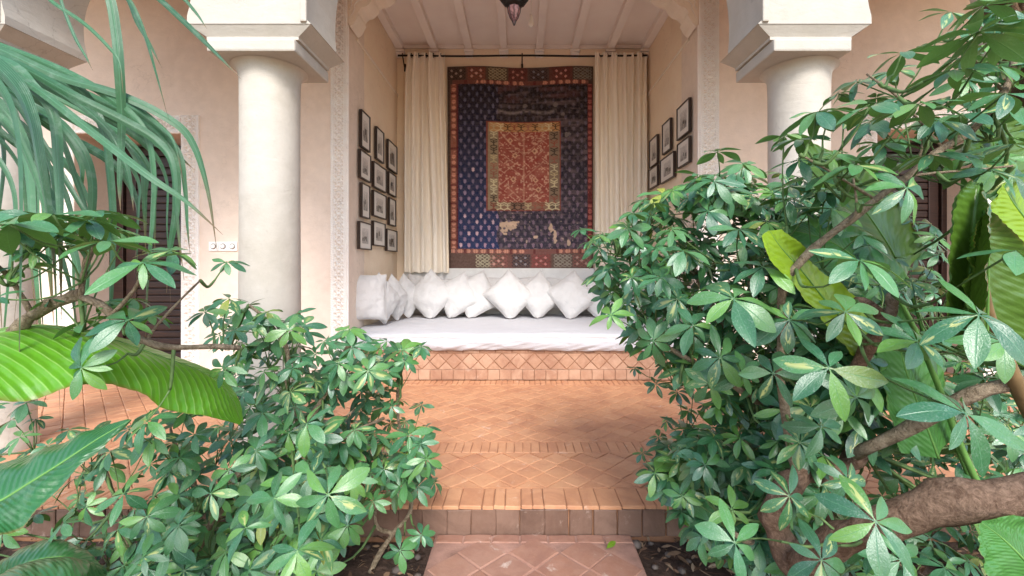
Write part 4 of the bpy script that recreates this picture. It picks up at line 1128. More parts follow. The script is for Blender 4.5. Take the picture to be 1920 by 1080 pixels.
heroA = [(615, 928, 1.02, .098, (.05, -.9, .5)), (513, 935, 1.06, .090, (-.25, -.8, .5)), (585, 890, 1.2, .085, (.1, -.7, .7)), (558, 1032, .95, .080, (.1, -.6, .85)), (752, 915, 1.5, .075, (.2, -.9, .4)),
         (750, 1032, 1.45, .072, (.1, -.9, .5)), (790, 1003, 1.5, .062, (.2, -.7, .8)), (575, 795, 1.2, .085, (-.2, -.7, .6)), (652, 985, 1.3, .08, (.3, -.6, .5)), (395, 925, 1.15, .072, (-.1, -.8, .6)),
         (460, 990, 1.1, .075, (-.1, -.6, .7)), (690, 695, 1.42, .082, (.2, -.85, .45)), (545, 735, 1.35, .082, (-.3, -.5, .8)), (430, 880, 1.2, .07, (-.1, -.8, .6)), (268, 1045, 1.15, .08, (-.2, -.7, .7)), (335, 985, 1.2, .07, (0, -.8, .6)),
         (655, 617, 1.55, .075, (0, -.35, .95)), (725, 640, 1.6, .07, (.1, -.3, .95)), (790, 650, 1.68, .06, (.2, -.4, .9)), (480, 845, 1.3, .07, (.1, -.8, .6)), (665, 900, 1.35, .07, (0, -.8, .6)), (700, 940, 1.45, .066, (0, -.8, .6)),
         (500, 585, 1.45, .07, (0, -.4, .9)), (420, 575, 1.42, .066, (-.1, -.4, .9)), (440, 620, 1.35, .07, (-.2, -.5, .8)), (720, 880, 1.5, .06, (0, -.8, .6))]
shrub('umbrella_shrub', 'leafy green umbrella shrub growing left of the garden path, its stems leaning right', P(300, 1120, 1.62), A_limbs, lvA, heroA, .080, MAT['leaf'], MAT['palebark'], 7, detail=42, facing=.6)

# ---- L: near shrub at the left edge whose branch reaches across the door
L_limbs = [
    (LP3((-260, 1350, 1.0), (-200, 1000, 1.0), (-90, 760, 1.0), (40, 600, .98), (150, 555, .97)), .022, .009),
    (LP3((60, 590, .98), (150, 560, .97), (210, 590, .97), (250, 628, .98), (300, 650, 1.0), (360, 656, 1.04), (450, 655, 1.1)), .010, .0055),
    (LP3((150, 560, .97), (160, 500, .96), (190, 440, .96)), .006, .004),
    (LP3((210, 590, .97), (250, 540, .95), (275, 490, .95)), .005, .003),
    (LP3((275, 642, 1.0), (290, 615, 1.0), (330, 570, 1.02), (376, 525, 1.03)), .004, .0022),
    (LP3((60, 590, .98), (20, 520, .95), (-30, 480, .9)), .006, .004)]
lvL = [(P(x, y, d), s) for x, y, d, s in ((60, 400, .95, .085), (130, 425, .97, .08), (180, 400, .95, .075), (20, 430, .9, .085), (90, 440, 1.0, .08), (205, 430, 1.0, .075), (140, 460, .98, .07), (30, 500, .95, .08), (215, 400, 1.05, .07),
       (200, 565, 1.0, .07), (160, 600, 1.0, .07), (250, 560, 1.05, .07), (280, 590, 1.05, .07), (100, 560, .98, .07), (-10, 560, .9, .08), (240, 440, 1.05, .075), (60, 470, .92, .08), (-20, 400, .85, .09))]
heroL = [(268, 492, .84, .100, (.05, -.55, .8)), (205, 452, .86, .085, (-.1, -.15, 1)), (165, 412, .9, .080, (0, .0, 1)), (100, 402, .86, .092, (-.1, -.05, 1)), (240, 600, .92, .080, (.3, -.5, .8)), (152, 690, .88, .075, (.0, -.95, .25)),
         (320, 470, .95, .080, (.4, -.3, .9)), (20, 420, .8, .10, (-.2, -.05, 1)), (425, 492, 1.15, .052, (.2, -.5, .8)), (430, 560, 1.2, .062, (.1, -.35, .9)), (385, 585, 1.1, .055, (0, -.6, .7)), (420, 690, 1.12, .065, (0, -.8, .5)), (275, 790, 1.0, .078, (-.1, -.6, .8))]
shrub('umbrella_shrub', 'near umbrella shrub at the left edge, its thin branch reaching right across the brown door', P(-260, 1350, 1.0), L_limbs, lvL, heroL, .075, MAT['leaf'], MAT['palebark'], 17, detail=31, facing=.15)

# ---- C: shrub on the right that hangs over the terrace
C_limbs = [
    (LP3((1560, 1180, 1.5), (1530, 1000, 1.5), (1500, 850, 1.5), (1440, 740, 1.5), (1380, 640, 1.52), (1330, 560, 1.55), (1300, 500, 1.6)), .030, .009),
    (LP3((1470, 790, 1.5), (1400, 740, 1.4), (1330, 700, 1.35), (1270, 660, 1.4), (1220, 620, 1.45)), .014, .005),
    (LP3((1530, 1000, 1.5), (1440, 930, 1.55), (1350, 890, 1.6), (1290, 860, 1.65), (1240, 860, 1.7)), .014, .005),
    (LP3((1380, 640, 1.52), (1300, 570, 1.6), (1220, 500, 1.65), (1150, 460, 1.7)), .012, .004),
    (LP3((1440, 740, 1.5), (1480, 620, 1.5), (1470, 500, 1.5), (1410, 400, 1.5), (1350, 330, 1.5)), .014, .005),
    (LP3((1530, 1000, 1.5), (1450, 1010, 1.35), (1390, 1010, 1.25), (1350, 960, 1.25)), .014, .005),
    (LP3((1465, 690, 1.3), (1464, 620, 1.3), (1458, 560, 1.3)), .011, .009),
    (LP3((1410, 560, 1.35), (1411, 520, 1.35), (1410, 482, 1.35)), .010, .009)]
dC = lambda x, y, r: 1.62-.0007*(x-1100)+.0*y+r.uniform(-.14, .14)
polyC = [(1110, 440), (1150, 420), (1210, 370), (1290, 340), (1340, 300), (1400, 300), (1440, 350), (1500, 330), (1560, 360), (1640, 470), (1690, 560), (1640, 760), (1560, 880), (1520, 1050), (1370, 1060), (1290, 990), (1260, 930), (1215, 900), (1210, 860), (1270, 800), (1330, 790), (1350, 740), (1310, 700), (1230, 690), (1195, 640), (1180, 590), (1135, 560), (1110, 510)]
lvC = sample(polyC, 300, 20, dC, 31, 2)
lvC += sample([(1430, 330), (1600, 300), (1770, 420), (1780, 580), (1500, 560)], 60, 26, lambda x, y, r: 1.6+r.uniform(-.12, .2), 33)
lvC += [(P(x, y, 1.8), .06) for x, y in ((1100, 455), (1090, 430), (1125, 480), (1115, 520), (1150, 550), (1205, 850), (1235, 820), (1250, 790), (1215, 880), (1180, 640), (1190, 690), (1230, 720), (1270, 735), (1245, 845), (1290, 770), (1320, 760), (1300, 735))]
heroC = [(1145, 590, 1.3, .078, (-.5, -.6, .5)), (1375, 560, .92, .120, (-.1, -.55, .8)), (1260, 430, 1.25, .08, (0, -.3, .95)), (1185, 400, 1.4, .065, (-.1, -.1, 1)), (1225, 380, 1.45, .07, (0, .1, 1)), (1345, 285, 1.35, .075, (.1, .25, .9)),
         (1410, 345, 1.4, .06, (0, .1, 1)), (1310, 335, 1.4, .075, (-.1, 0, 1)), (1282, 470, 1.15, .085, (0, -.4, .9)), (1385, 430, 1.1, .09, (.1, -.4, .9)), (1125, 465, 1.6, .075, (-.3, -.4, .8)), (1240, 520, 1.2, .078, (-.2, -.6, .7)),
         (1350, 670, 1.1, .085, (-.2, -.9, .3)), (1330, 720, 1.15, .08, (-.3, -.95, .1)), (1225, 640, 1.3, .085, (-.5, -.8, .2)), (1372, 955, 1.15, .075, (-.1, -.8, .6)), (1322, 872, 1.3, .062, (0, -.8, .6)), (1390, 700, 1.1, .08, (0, -1, .1)),
         (1270, 560, 1.25, .078, (-.2, -.7, .5)), (1430, 500, 1.0, .085, (0, -.5, .8)), (1300, 610, 1.15, .085, (-.2, -.7, .5)), (1185, 520, 1.4, .07, (-.3, -.6, .6)), (1480, 350, 1.25, .08, (0, -.1, 1)), (1540, 355, 1.2, .08, (0, -.2, 1)), (1280, 930, 1.35, .06, (-.2, -.8, .6)), (1250, 890, 1.5, .058, (-.2, -.8, .6))]
shrub('umbrella_shrub', 'broad umbrella shrub right of the path, spilling over the terrace in front of the sofa', P(1560, 1180, 1.5), C_limbs, lvC, heroC, .082, MAT['leaf'], MAT['palebark'], 27, detail=42, facing=.6)

# ---- D: near shrub on the right with the long diagonal branch and heavy limb
D_limbs = [
    (LP3((1600, 1230, 1.15), (1500, 1080, 1.18), (1460, 1000, 1.2), (1462, 935, 1.2), (1500, 890, 1.22), (1560, 880, 1.25), (1620, 840, 1.3)), .042, .024),
    (LP3((1500, 1060, 1.12), (1540, 1030, 1.06), (1600, 1000, 1.0), (1680, 965, .95), (1780, 945, .92), (1900, 930, .9), (2060, 915, .88)), .031, .040),
    (LP3((1500, 900, 1.22), (1470, 760, 1.15), (1460, 640, 1.08), (1475, 540, 1.0), (1500, 497, .98), (1560, 440, .97), (1650, 368, .96), (1700, 330, .96), (1765, 275, .97), (1830, 235, .98), (1880, 170, 1.0), (1900, 90, 1.0)), .0105, .007),
    (LP3((2000, 690, .95), (1920, 715, .95), (1850, 735, .96), (1790, 760, 1.0), (1700, 800, 1.1), (1600, 850, 1.2)), .012, .017),
    (LP3((1720, 305, .96), (1735, 240, .95), (1740, 200, .95)), .0032, .002),
    (LP3((1640, 375, .96), (1570, 330, .93), (1500, 290, .92)), .0032, .002),
    (LP3((1765, 275, .97), (1690, 190, .95), (1625, 140, .95)), .0032, .002),
    (LP3((1880, 170, 1.0), (1820, 110, .98), (1760, 70, .96)), .0032, .002),
    (LP3((1560, 440, .97), (1602, 400, .95), (1600, 330, .95)), .0032, .002),
    (LP3((1700, 330, .96), (1800, 320, .95), (1900, 310, .92)), .0032, .002),
    (LP3((1600, 700, 1.1), (1635, 640, 1.05), (1650, 600, 1.02), (1632, 575, 1.0), (1600, 566, .98)), .018, .010),
    (LP3((1650, 610, 1.02), (1668, 585, 1.0), (1672, 555, .98)), .013, .012),
    (LP3((1632, 600, 1.02), (1612, 608, 1.0), (1602, 614, .98)), .009, .008)]
polyD = [(1640, 480), (1760, 500), (1930, 640), (1960, 1100), (1500, 1100), (1500, 1030), (1600, 1010), (1650, 1040), (1900, 1000), (1900, 980), (1700, 900), (1560, 860), (1540, 700)]
lvD = sample(polyD, 60, 44, lambda x, y, r: 1.28+r.uniform(-.14, .25), 41)
lvD += sample([(1620, 440), (1760, 420), (1780, 600), (1930, 640), (1930, 880), (1600, 860), (1540, 700)], 60, 30, lambda x, y, r: 1.55+r.uniform(-.12, .3), 42)
lvD += sample([(1540, 640), (1930, 640), (1960, 1090), (1560, 1090), (1540, 900)], 90, 26, lambda x, y, r: 1.72+r.uniform(-.1, .12), 43)
lvD += sample([(1540, 200), (1690, 70), (1860, -20), (1960, -20), (1960, 360), (1720, 340), (1620, 300), (1500, 310)], 34, 40, lambda x, y, r: 1.08+r.uniform(-.12, .2), 44)
lvD += [(P(x, y, d), s) for x, y, d, s in ((1650, 230, 1.0, .075), (1690, 260, 1.05, .07), (1760, 240, 1.05, .08), (1800, 180, 1.1, .08), (1850, 130, 1.1, .08), (1890, 260, 1.1, .08), (1830, 300, 1.1, .075), (1560, 290, 1.0, .07), (1500, 300, 1.0, .07), (1800, 60, 1.1, .07), (1870, 20, 1.1, .07), (1900, 330, 1.0, .08), (1540, 330, 1.0, .08), (1600, 350, 1.05, .08), (1910, 200, .95, .09))]
heroD = [(1585, 585, .84, .085, (-.1, -.6, .8)), (1790, 130, .85, .085, (-.1, .0, 1)), (1880, 60, .8, .09, (0, .1, 1)), (1900, 270, .8, .085, (0, -.3, 1)), (1860, 320, .85, .08, (.1, -.4, .9)), (1800, 215, .95, .08, (0, -.1, 1)), (1560, 205, .95, .085, (-.1, -.05, 1)), (1650, 270, .95, .075, (0, -.2, 1)), (1590, 900, 1.0, .075, (0, -.8, .5)), (1500, 830, 1.05, .075, (-.1, -.8, .5)), (1480, 930, 1.0, .075, (-.1, -.8, .5)), (1880, 640, .75, .085, (0, -.6, .8)), (1540, 1050, .85, .08, (0, -.7, .6)),(1555, 690, .78, .100, (-.1, -.85, .5)), (1612, 488, .72, .092, (.2, -.45, .85)), (1642, 978, .72, .092, (0, -.7, .6)), (1378, 1018, .88, .086, (0, -.85, .55)), (1700, 352, .80, .080, (.25, -.7, .3)), (1600, 310, .85, .078, (0, -.25, .95)),
         (1810, 775, .68, .100, (.2, -.7, .7)), (1835, 590, .66, .090, (-.1, -.7, .7)), (1722, 195, .80, .085, (0, -.0, 1)), (1690, 100, .95, .09, (0, .1, 1)), (1630, 200, .85, .08, (-.1, .0, 1)), (1835, 60, .78, .10, (.1, .15, .95)),
         (1760, 225, .85, .085, (0, -.35, .9)), (1885, 175, .75, .09, (0, -.5, .8)), (1745, 290, .85, .08, (-.1, -.2, .95)), (1845, 10, .9, .085, (0, .2, 1)), (1500, 262, 1.0, .07, (-.1, -.05, 1)), (1605, 745, .85, .085, (.1, -.95, .0)), (1480, 600, .9, .085, (-.2, -.7, .6)),
         (1720, 640, .8, .09, (.2, -.6, .7)), (1530, 210, .92, .09, (-.2, -.1, 1)), (1470, 255, 1.1, .075, (-.1, .1, 1)), (1905, 470, .7, .08, (0, -.3, 1)), (1540, 800, 1.0, .08, (0, -.9, .3)), (1690, 1050, .85, .08, (.1, -.7, .5)), (1450, 700, .95, .08, (-.2, -.8, .5))]
shrub('umbrella_shrub', 'umbrella shrub at the right edge with a heavy horizontal limb and diagonal branch', P(1600, 1230, 1.15), D_limbs, lvD, heroD, .090, MAT['leaf'], MAT['bark'], 37, detail=42, facing=.5)

# ---- big blades (banana type)
def blade(name, parent, mid, near, far, mat, rip=.004, nribs=30, nu=10, nv=80, seed=0, stalk=None):
    """leaf surface spanning a far edge, a midrib and a near edge; lateral corrugation follows the side veins"""
    m, a, b = (catmull([P(*q) for q in L], nv+1) for L in (mid, near, far)); V, U = [], []
    for j in range(nv+1):
        t = j/nv
        for i in range(-nu, nu+1):
            f = abs(i)/nu; e = a[j] if i > 0 else b[j]
            p = m[j].lerp(e, f)
            nrm = (e-m[j]).cross(m[min(j+1, nv)]-m[max(j-1, 0)])
            nrm = nrm.normalized() if nrm.length > 1e-9 else UP
            if i < 0: nrm = -nrm
            w = (e-m[j]).length
            p = p+nrm*(math.sin(math.pi*f)*w*.10+rip*math.sin((t*nribs-f*1.1)*2*math.pi)*min(1, f*3)*min(1, w*14)+.010*noise.noise(Vector((t*9, f*2, seed)))*f)
            V.append(p); U.append((.5+.5*i/nu, t))
    k = 2*nu+1; F = [(j*k+i, j*k+i+1, (j+1)*k+i+1, (j+1)*k+i) for j in range(nv) for i in range(2*nu)]
    w = Vector((0, 0, 0)) if parent is None else Vector(parent.location)
    o = link(name, np_mesh(name, [tuple(v) for v in V], F, uv=np.array(U)), parent, mat, smooth=True)
    bm = bmesh.new(); off = .0025
    tube(bm, [p for p in m], [(.0034*(1-.85*j/nv)) for j in range(nv+1)], 6)
    rb = from_bm('midrib', bm, MAT['ribgreen'], None, smooth=True); rb.parent = o; rb.location = (0, 0, 0)
    return o
MAT['ribgreen'] = simple('midrib_green', (.12, .26, .06), .45, .15, 20, 0)
bl = thing('banana_plant', 'bright green banana plant reaching in from the left edge with broad ribbed leaves', 'banana plant', tuple(P(-420, 1300, 1.0)))
bm = bmesh.new(); tube(bm, catmull(LP3((-420, 1300, 1.0), (-400, 1000, 1.0), (-360, 800, 1.0)), 14), [.06-.002*k for k in range(14)], 14, .1); from_bm('stem', bm, MAT['petiole'], bl, smooth=True)
bm = bmesh.new(); tube(bm, catmull(LP3((-370, 850, 1.0), (-250, 690, .97), (-60, 640, .95)), 14), .012, 8); tube(bm, catmull(LP3((-380, 980, .98), (-250, 990, .82), (-60, 965, .74)), 14), .010, 8)
tube(bm, catmull(LP3((-380, 1000, 1.0), (-150, 1120, 1.15), (-10, 1095, 1.25)), 14), .009, 8); from_bm('leaf_stalk', bm, MAT['ribgreen'], bl, smooth=True)
blade('leaf', bl, [(-60, 640, .95), (60, 613, 1.0), (180, 628, 1.05), (300, 668, 1.12), (385, 700, 1.2), (430, 738, 1.24), (452, 790, 1.27)],
      [(-60, 745, .80), (50, 752, .85), (150, 722, .90), (250, 730, .98), (320, 770, 1.06), (385, 780, 1.12), (450, 797, 1.26)],
      [(-60, 680, 1.2), (60, 668, 1.25), (180, 678, 1.3), (300, 700, 1.36), (390, 720, 1.38), (440, 750, 1.34), (457, 793, 1.28)], MAT['banana'], .0007, 24, seed=1)
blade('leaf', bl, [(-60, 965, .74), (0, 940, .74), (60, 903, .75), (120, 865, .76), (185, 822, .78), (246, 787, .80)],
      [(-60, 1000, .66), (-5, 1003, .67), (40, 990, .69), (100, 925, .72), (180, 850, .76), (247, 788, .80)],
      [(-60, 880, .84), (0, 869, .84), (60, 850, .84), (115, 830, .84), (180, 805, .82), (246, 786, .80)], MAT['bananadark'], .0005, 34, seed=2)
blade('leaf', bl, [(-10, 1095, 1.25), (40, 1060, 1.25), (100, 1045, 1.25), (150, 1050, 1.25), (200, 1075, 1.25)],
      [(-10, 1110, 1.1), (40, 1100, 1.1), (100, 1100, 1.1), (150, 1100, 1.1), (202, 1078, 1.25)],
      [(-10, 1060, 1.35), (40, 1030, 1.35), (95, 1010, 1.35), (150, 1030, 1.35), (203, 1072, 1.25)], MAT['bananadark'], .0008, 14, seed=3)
br = thing('banana_plant', 'banana plant among the shrubs on the right with rolled olive and yellow-green leaves', 'banana plant', tuple(P(2050, 1150, 1.1)))
bm = bmesh.new(); tube(bm, catmull(LP3((2050, 1180, 1.05), (2000, 900, 1.0), (1925, 760, .95), (1880, 660, .92), (1852, 590, .88), (1838, 520, .84), (1832, 470, .82)), 30), [.019-.0004*k for k in range(30)], 12, .1); from_bm('leaf_stalk', bm, MAT['petiole'], br, smooth=True)
bm = bmesh.new()
for pts in (((1980, 1150, 1.2), (1830, 900, 1.22), (1750, 700, 1.2), (1690, 570, 1.15), (1640, 520, 1.12)), ((1960, 1180, 1.3), (1800, 850, 1.3), (1740, 650, 1.3), (1700, 520, 1.3)), ((1960, 1180, 1.4), (1780, 800, 1.5), (1650, 640, 1.5), (1500, 480, 1.5)), ((2000, 1100, 1.2), (1960, 600, 1.2), (1900, 400, 1.15))):
    tube(bm, catmull(LP3(*pts), 20), [.010-.0003*k for k in range(20)], 8)
o = from_bm('leaf_stalks', bm, MAT['ribgreen'], br, smooth=True); o['kind'] = 'stuff'
# rolled upright leaf: left roll and right panel
blade('leaf', br, [(1812, 650, .86), (1815, 560, .84), (1822, 470, .82), (1828, 400, .81), (1835, 352, .82), (1836, 340, .84)],
      [(1780, 640, .84), (1776, 560, .80), (1782, 470, .77), (1790, 400, .76), (1806, 350, .77), (1824, 336, .80)],
      [(1842, 620, .80), (1850, 540, .78), (1856, 460, .76), (1852, 410, .76), (1848, 370, .78), (1842, 342, .82)], MAT['bananaolive'], .001, 20, seed=4)
blade('leaf', br, [(1850, 640, .88), (1852, 560, .85), (1853, 480, .82), (1851, 430, .80), (1848, 394, .79)],
      [(1800, 620, .80), (1812, 540, .79), (1822, 480, .77), (1830, 430, .77), (1846, 393, .78)],
      [(1990, 720, 1.0), (1985, 640, .98), (1965, 540, .95), (1915, 450, .90), (1850, 392, .80)], MAT['bananaolive'], .001, 24, seed=5)
blade('leaf', br, [(1640, 660, 1.12), (1590, 610, 1.08), (1545, 560, 1.04), (1505, 510, 1.0), (1465, 465, .98), (1442, 432, .97)],
      [(1600, 668, 1.06), (1565, 625, 1.03), (1525, 580, 1.0), (1490, 535, .97), (1446, 490, .95), (1428, 442, .96)],
      [(1648, 600, 1.16), (1622, 568, 1.15), (1570, 530, 1.1), (1520, 490, 1.05), (1508, 462, 1.0), (1465, 430, .99)], MAT['bananayellow'], .0008, 20, seed=6)
blade('leaf', br, [(1700, 520, 1.5), (1660, 450, 1.5), (1610, 380, 1.5), (1550, 320, 1.5), (1497, 268, 1.5)],
      [(1600, 520, 1.45), (1570, 450, 1.42), (1540, 380, 1.42), (1505, 330, 1.45), (1492, 270, 1.5)],
      [(1735, 470, 1.55), (1700, 400, 1.55), (1650, 340, 1.55), (1580, 290, 1.55), (1500, 262, 1.5)], MAT['bananaolive'], .0008, 22, seed=7)
blade('leaf', br, [(1430, 410, 1.5), (1390, 392, 1.48), (1340, 385, 1.46), (1300, 388, 1.46), (1268, 392, 1.46)],
      [(1430, 425, 1.4), (1390, 405, 1.38), (1340, 398, 1.38), (1300, 398, 1.4), (1268, 393, 1.46)],
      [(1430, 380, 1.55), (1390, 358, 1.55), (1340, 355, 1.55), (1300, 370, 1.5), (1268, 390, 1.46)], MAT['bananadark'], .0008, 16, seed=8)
blade('leaf', br, [(1900, 400, 1.15), (1880, 340, 1.15), (1865, 280, 1.15), (1860, 230, 1.15), (1850, 190, 1.15)],
      [(1850, 350, 1.1), (1825, 310, 1.1), (1808, 270, 1.1), (1812, 240, 1.1), (1852, 215, 1.15)],
      [(1960, 360, 1.2), (1950, 320, 1.2), (1940, 270, 1.2), (1920, 220, 1.2), (1852, 190, 1.15)], MAT['bananaolive'], .0008, 22, seed=9)
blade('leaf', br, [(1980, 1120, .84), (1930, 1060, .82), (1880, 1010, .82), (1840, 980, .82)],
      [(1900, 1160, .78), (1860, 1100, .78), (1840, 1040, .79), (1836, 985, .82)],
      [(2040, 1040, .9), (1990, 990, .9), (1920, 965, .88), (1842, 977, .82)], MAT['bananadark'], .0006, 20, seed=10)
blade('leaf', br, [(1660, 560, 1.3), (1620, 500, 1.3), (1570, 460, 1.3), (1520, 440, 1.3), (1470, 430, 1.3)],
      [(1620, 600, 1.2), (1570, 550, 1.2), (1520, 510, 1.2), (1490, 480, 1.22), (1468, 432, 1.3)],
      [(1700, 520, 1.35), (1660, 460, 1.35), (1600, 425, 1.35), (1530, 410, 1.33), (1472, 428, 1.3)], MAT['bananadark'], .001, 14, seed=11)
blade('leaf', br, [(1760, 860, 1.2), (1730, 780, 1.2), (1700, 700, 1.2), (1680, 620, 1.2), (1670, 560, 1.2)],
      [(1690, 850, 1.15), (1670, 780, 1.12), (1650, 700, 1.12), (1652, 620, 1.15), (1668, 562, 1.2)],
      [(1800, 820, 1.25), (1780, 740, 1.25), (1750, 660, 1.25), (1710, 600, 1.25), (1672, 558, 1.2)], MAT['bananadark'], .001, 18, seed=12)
blade('leaf', br, [(1960, 470, 1.0), (1930, 420, 1.0), (1900, 380, 1.0), (1880, 345, 1.0)],
      [(1900, 470, .96), (1870, 430, .96), (1856, 390, .97), (1878, 347, 1.0)],
      [(2000, 420, 1.05), (1970, 370, 1.05), (1930, 340, 1.04), (1882, 343, 1.0)], MAT['bananayellow'], .0008, 14, seed=13)

# ---- fibrous palm trunk, top right
pt_ = thing('palm_tree', 'brown fibrous palm trunk at the top right corner behind the umbrella leaves', 'palm tree', tuple(P(2000, 1200, 1.35)))
bm = bmesh.new(); tube(bm, catmull(LP3((2010, 1200, 1.35), (1990, 700, 1.35), (1960, 300, 1.33), (1925, 100, 1.3), (1890, 0, 1.3), (1880, -120, 1.3)), 40), [.055+.004*math.sin(k*1.9) for k in range(40)], 20, .35, 3); from_bm('trunk', bm, MAT['fibre'], pt_, smooth=True)
for k in range(9):
    bm = bmesh.new(); z = -30+k*34; x = 1895+k*8+R.uniform(-12, 12)
    tube(bm, catmull([P(x+14, z+30, 1.27), P(x-14, z-10, 1.235), P(x-18+R.uniform(-12, 8), z-50, 1.22)], 8), [.013, .015, .014, .012, .010, .007, .004, .002], 8, .5, k); from_bm('leaf_base', bm, MAT['fibre'], pt_, smooth=True)

# ---- strap-leaved plant, left
sp = thing('strap_leaf_plant', 'tall plant with long drooping blue-green strap leaves at the left edge', 'strap plant', tuple(P(-330, 1200, 1.25)))
bm = bmesh.new(); tube(bm, catmull(LP3((-330, 1250, 1.25), (-300, 800, 1.25), (-260, 300, 1.22), (-230, 60, 1.2), (-200, -60, 1.2)), 24), [.05-.0006*k for k in range(24)], 14, .3, 2); from_bm('trunk', bm, MAT['fibre'], sp, smooth=True)
def strap(pts, wpx, seed, prof=None):
    """ribbon with a keel; pts in (px, py, depth); width given in photo pixels at its own depth"""
    r = random.Random(seed); n = 44; q = catmull([P(*p) for p in pts], n); V, U = [], []
    L = sum((b-a).length for a, b in zip(q, q[1:])); ph = r.uniform(-.5, .5); tw = r.uniform(-.6, .6)
    for j, p in enumerate(q):
        t = j/(n-1); tg = (q[min(j+1, n-1)]-q[max(j-1, 0)]).normalized()
        side = tg.cross(Vector((math.sin(ph+tw*t)*1.3, -1, .25))).normalized(); nn = side.cross(tg).normalized()
        w = wpx/FPX*p.y/2*min(1, .55+2*t)*(1-max(0, (t-.55)/.45)**1.6); w = max(w, .0004)
        for s in (-1, -.5, 0, .5, 1): V.append(p+side*(s*w)+nn*(-abs(s)*w*.5*(1-.3*abs(s)))); U.append((.5+.5*s, t))
    F = [(j*5+i, j*5+i+1, j*5+i+6, j*5+i+5) for j in range(n-1) for i in range(4)]
    me = np_mesh('leaf', [tuple(v) for v in V], F, {'rnd': np.full(len(V), r.random())}, np.array(U)); link('leaf', me, sp, MAT['strap'], smooth=True)
S = [
 ([(-220, 40, 1.1), (-80, 60, 1.08), (0, 92, 1.08), (110, 142, 1.1), (220, 175, 1.12), (310, 218, 1.15), (358, 262, 1.17), (388, 350, 1.18), (407, 470, 1.18)], 21),
 ([(-220, 60, 1.1), (-60, 80, 1.05), (40, 125, 1.05), (140, 180, 1.05), (230, 225, 1.08), (290, 262, 1.1), (322, 310, 1.1), (332, 420, 1.1), (345, 525, 1.1)], 20),
 ([(-200, 70, 1.0), (-40, 110, 1.0), (60, 160, 1.0), (170, 245, 1.0), (280, 330, 1.0), (350, 378, 1.02), (418, 440, 1.04)], 15),
 ([(-200, 60, 1.0), (-60, 90, .98), (20, 150, .97), (55, 220, .96), (72, 310, .96), (92, 420, .97), (105, 560, .98)], 38),
 ([(-200, 90, .9), (-60, 120, .9), (0, 170, .9), (28, 250, .9), (36, 380, .9), (36, 560, .9), (34, 770, .92)], 30),
 ([(-180, 60, 1.05), (0, 110, 1.03), (60, 160, 1.02), (98, 215, 1.02), (108, 310, 1.02), (112, 420, 1.02), (115, 600, 1.04)], 22),
 ([(60, -160, 1.1), (150, -100, 1.1), (200, -20, 1.1), (217, 60, 1.1), (223, 130, 1.1), (228, 230, 1.12), (224, 340, 1.12), (226, 395, 1.12)], 20),
 ([(80, -180, 1.15), (190, -60, 1.15), (240, 0, 1.15), (268, 60, 1.15), (292, 140, 1.15), (316, 224, 1.15)], 11),
 ([(60, -200, 1.2), (200, -80, 1.2), (240, 0, 1.2), (256, 40, 1.2), (282, 85, 1.2), (304, 128, 1.2)], 8),
 ([(-60, -120, 1.0), (60, -30, 1.0), (100, 5, 1.0), (155, 42, 1.0), (200, 85, 1.0), (223, 118, 1.0), (231, 175, 1.0)], 7),
 ([(40, -160, 1.0), (100, -40, 1.0), (118, 15, 1.0), (140, 70, 1.0), (160, 105, 1.0), (174, 132, 1.0)], 6),
 ([(160, -160, 1.15), (270, -30, 1.15), (310, 8, 1.15), (360, 55, 1.15), (405, 100, 1.15), (452, 148, 1.15)], 10),
 ([(250, -140, 1.2), (330, -20, 1.2), (352, 5, 1.2), (372, 30, 1.2), (388, 54, 1.2)], 6),
 ([(-120, 60, 1.15), (60, 110, 1.15), (150, 170, 1.15), (190, 240, 1.15), (203, 320, 1.15), (210, 430, 1.15), (207, 560, 1.15), (205, 700, 1.17)], 22),
 ([(-120, 40, 1.12), (90, 120, 1.12), (200, 180, 1.12), (265, 240, 1.12), (284, 310, 1.12), (284, 400, 1.12), (276, 520, 1.12), (272, 640, 1.13)], 19),
 ([(-100, 80, 1.12), (80, 150, 1.12), (190, 230, 1.12), (228, 290, 1.12), (244, 350, 1.12), (250, 395, 1.12)], 13),
 ([(0, 90, 1.2), (140, 150, 1.2), (260, 210, 1.2), (330, 280, 1.2), (345, 350, 1.2), (350, 420, 1.2), (356, 475, 1.2)], 12),
 ([(0, 100, 1.2), (150, 170, 1.2), (270, 230, 1.2), (322, 290, 1.2), (330, 380, 1.2), (318, 470, 1.2), (312, 550, 1.2)], 15),
 ([(-140, 120, 1.1), (0, 170, 1.1), (60, 240, 1.1), (110, 320, 1.1), (165, 410, 1.1), (200, 480, 1.12)], 16),
 ([(-140, 150, 1.15), (0, 220, 1.15), (50, 290, 1.15), (100, 390, 1.15), (140, 480, 1.15), (160, 600, 1.15)], 24),
 ([(-100, 100, 1.2), (60, 170, 1.2), (110, 250, 1.2), (140, 330, 1.2), (165, 420, 1.2), (150, 520, 1.2)], 9),
 ([(-100, 160, 1.05), (10, 230, 1.05), (60, 320, 1.05), (90, 420, 1.05), (125, 520, 1.05), (150, 640, 1.06)], 20),
 ([(-60, 100, 1.2), (90, 150, 1.2), (200, 210, 1.2), (280, 262, 1.22), (330, 290, 1.22), (362, 316, 1.22)], 12),
 ([(-60, 80, 1.15), (120, 140, 1.15), (240, 190, 1.15), (300, 235, 1.15), (328, 270, 1.15), (345, 345, 1.15)], 8)]
k = 0
for pts, w in S: strap(pts, w*(.98 if w < 16 else .80), k); k += 1
rs = random.Random(12)
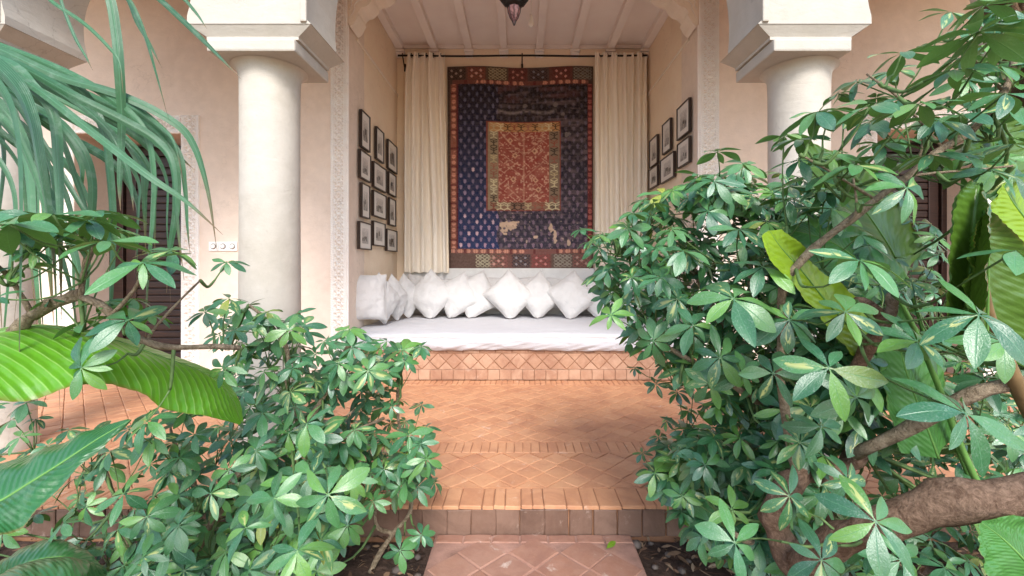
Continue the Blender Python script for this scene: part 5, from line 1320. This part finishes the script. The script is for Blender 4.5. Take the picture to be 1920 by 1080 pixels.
for i in range(15):     # the hanging curtain of blades at the left edge
    x = rs.uniform(-60, 175); d = rs.uniform(1.0, 1.45); y0 = rs.uniform(150, 330)+max(0, x)*.6; yb = rs.uniform(600, 880); sw = rs.uniform(-30, 40)
    strap([(-230, rs.uniform(0, 90), 1.2), (x-130, y0-90, d), (x-45, y0-30, d), (x, y0+60, d), (x+sw*.4, (y0+yb)/2, d), (x+sw, yb, d+.02)], rs.uniform(7, 18), 100+i)
for i in range(6):
    x = rs.uniform(120, 330); d = rs.uniform(1.15, 1.5); y0 = rs.uniform(180, 260)+x*.25; yb = rs.uniform(430, 600)
    strap([(-200, rs.uniform(0, 60), 1.2), (x-170, y0-90, d), (x-50, y0-20, d), (x, y0+50, d), (x+4, (y0+yb)/2, d), (x+rs.uniform(-8, 14), yb, d+.02)], rs.uniform(8, 17), 200+i)

# ---- litter on the soil, pebbles, the leaf on the path
def litter():
    r = random.Random(3); V, F, RR = [], [], []
    for i in range(5200):
        x = r.uniform(-2.6, 2.8); y = r.uniform(.8, FRONT-.01)
        if -.37 < x < .475: continue
        if r.random() < .45 and not (.45 < x < .9 or -1.0 < x < -.35): continue
        z = -.136+.02*noise.noise(Vector((x*2.1, y*2.1, 0)))+.015*noise.noise(Vector((x*7, y*7, 3)))
        L = r.uniform(.012, .045) if r.random() < .8 else r.uniform(.05, .11); W = L*(r.uniform(.2, .42) if L < .05 else .07)
        m = Matrix.Translation((x, y, z+r.uniform(0, .018)))@rotz(r.uniform(0, 6.28))@Matrix.Rotation(r.uniform(-.5, .5), 4, 'Y')@Matrix.Rotation(r.uniform(-.6, .6), 4, 'X')
        o = len(V); c = r.uniform(-.3, .3)
        for u, s in ((-1, 0), (-.4, 1), (-.4, -1), (.4, .85), (.4, -.85), (1, 0)): V.append(tuple(m@Vector((u*L/2, s*W/2, c*L*(1-u*u)*.5+abs(s)*W*.25))))
        F += [(o, o+2, o+1, o+1), (o+1, o+2, o+4, o+3), (o+3, o+4, o+5, o+5)]; RR += [r.random()]*6
    me = bpy.data.meshes.new('leaf_litter'); me.from_pydata(V, [], [f if f[2] != f[3] else f[:3] for f in F])
    me.attributes.new('rnd', 'FLOAT', 'POINT').data.foreach_set('value', np.array(RR, np.float32))
    m = M('dry_leaf_litter', .85, .2); m.col(m.ramp(m.attr('rnd'), [(0, (.06, .035, .022)), (.4, (.16, .09, .055)), (.75, (.28, .18, .11)), (1, (.40, .30, .20))]))
    o = link('leaf_litter', me, None, m.m); o['kind'] = 'stuff'; o['label'] = 'dry brown leaf litter covering the garden bed beside the path'
    bm = bmesh.new()
    for i in range(110):
        x = r.choice((r.uniform(-.55, -.36), r.uniform(-1.6, -.36), r.uniform(.46, 1.5))); y = r.uniform(1.2, FRONT-.03); s = r.uniform(.008, .022)
        mt = Matrix.Translation((x, y, -.128))@rotz(r.uniform(0, 6))@Matrix.Diagonal((s*1.3, s, s*.7, 1)); bmesh.ops.create_icosphere(bm, subdivisions=1, radius=1, matrix=mt)
    o = from_bm('pebbles', bm, simple('grey_pebble', (.12, .095, .08), .8, .4, 20, .3), None, smooth=True, kind='stuff'); o['label'] = 'small grey pebbles in the bed along the path'
litter()
V, F, U = LV[2]; c = P(1150, 1019, 1.70)
me = np_mesh('fallen_leaf', V*.055, F, uv=U); fl = link('fallen_leaf', me, None, MAT['bananayellow'], smooth=True)
fl.location = (c.x-.02, 1.735, -.098); fl.rotation_euler = (.5, -.25, .6); fl.scale = (1, 1.3, 1)
tag(fl, 'small curled yellow-green leaf lying on the path near its right edge', 'fallen leaf')
for k, (x, y, a) in enumerate(((.55, 1.72, .3), (.62, 1.66, 1.9))):
    f2 = bpy.data.objects.new('fallen_leaf', np_mesh('fallen_leaf', V*.07, F, uv=U)); COL.objects.link(f2); f2.data.materials.append(simple('dry_leaf', (.20, .13, .08), .7, .3, 30, .2))
    f2.location = (x, y, -.115); f2.rotation_euler = (.2, -.1, a); tag(f2, ('dry brown leaf in the bed right beside the path edge', 'dry brown leaf in the bed, further right from the path')[k], 'fallen leaf')
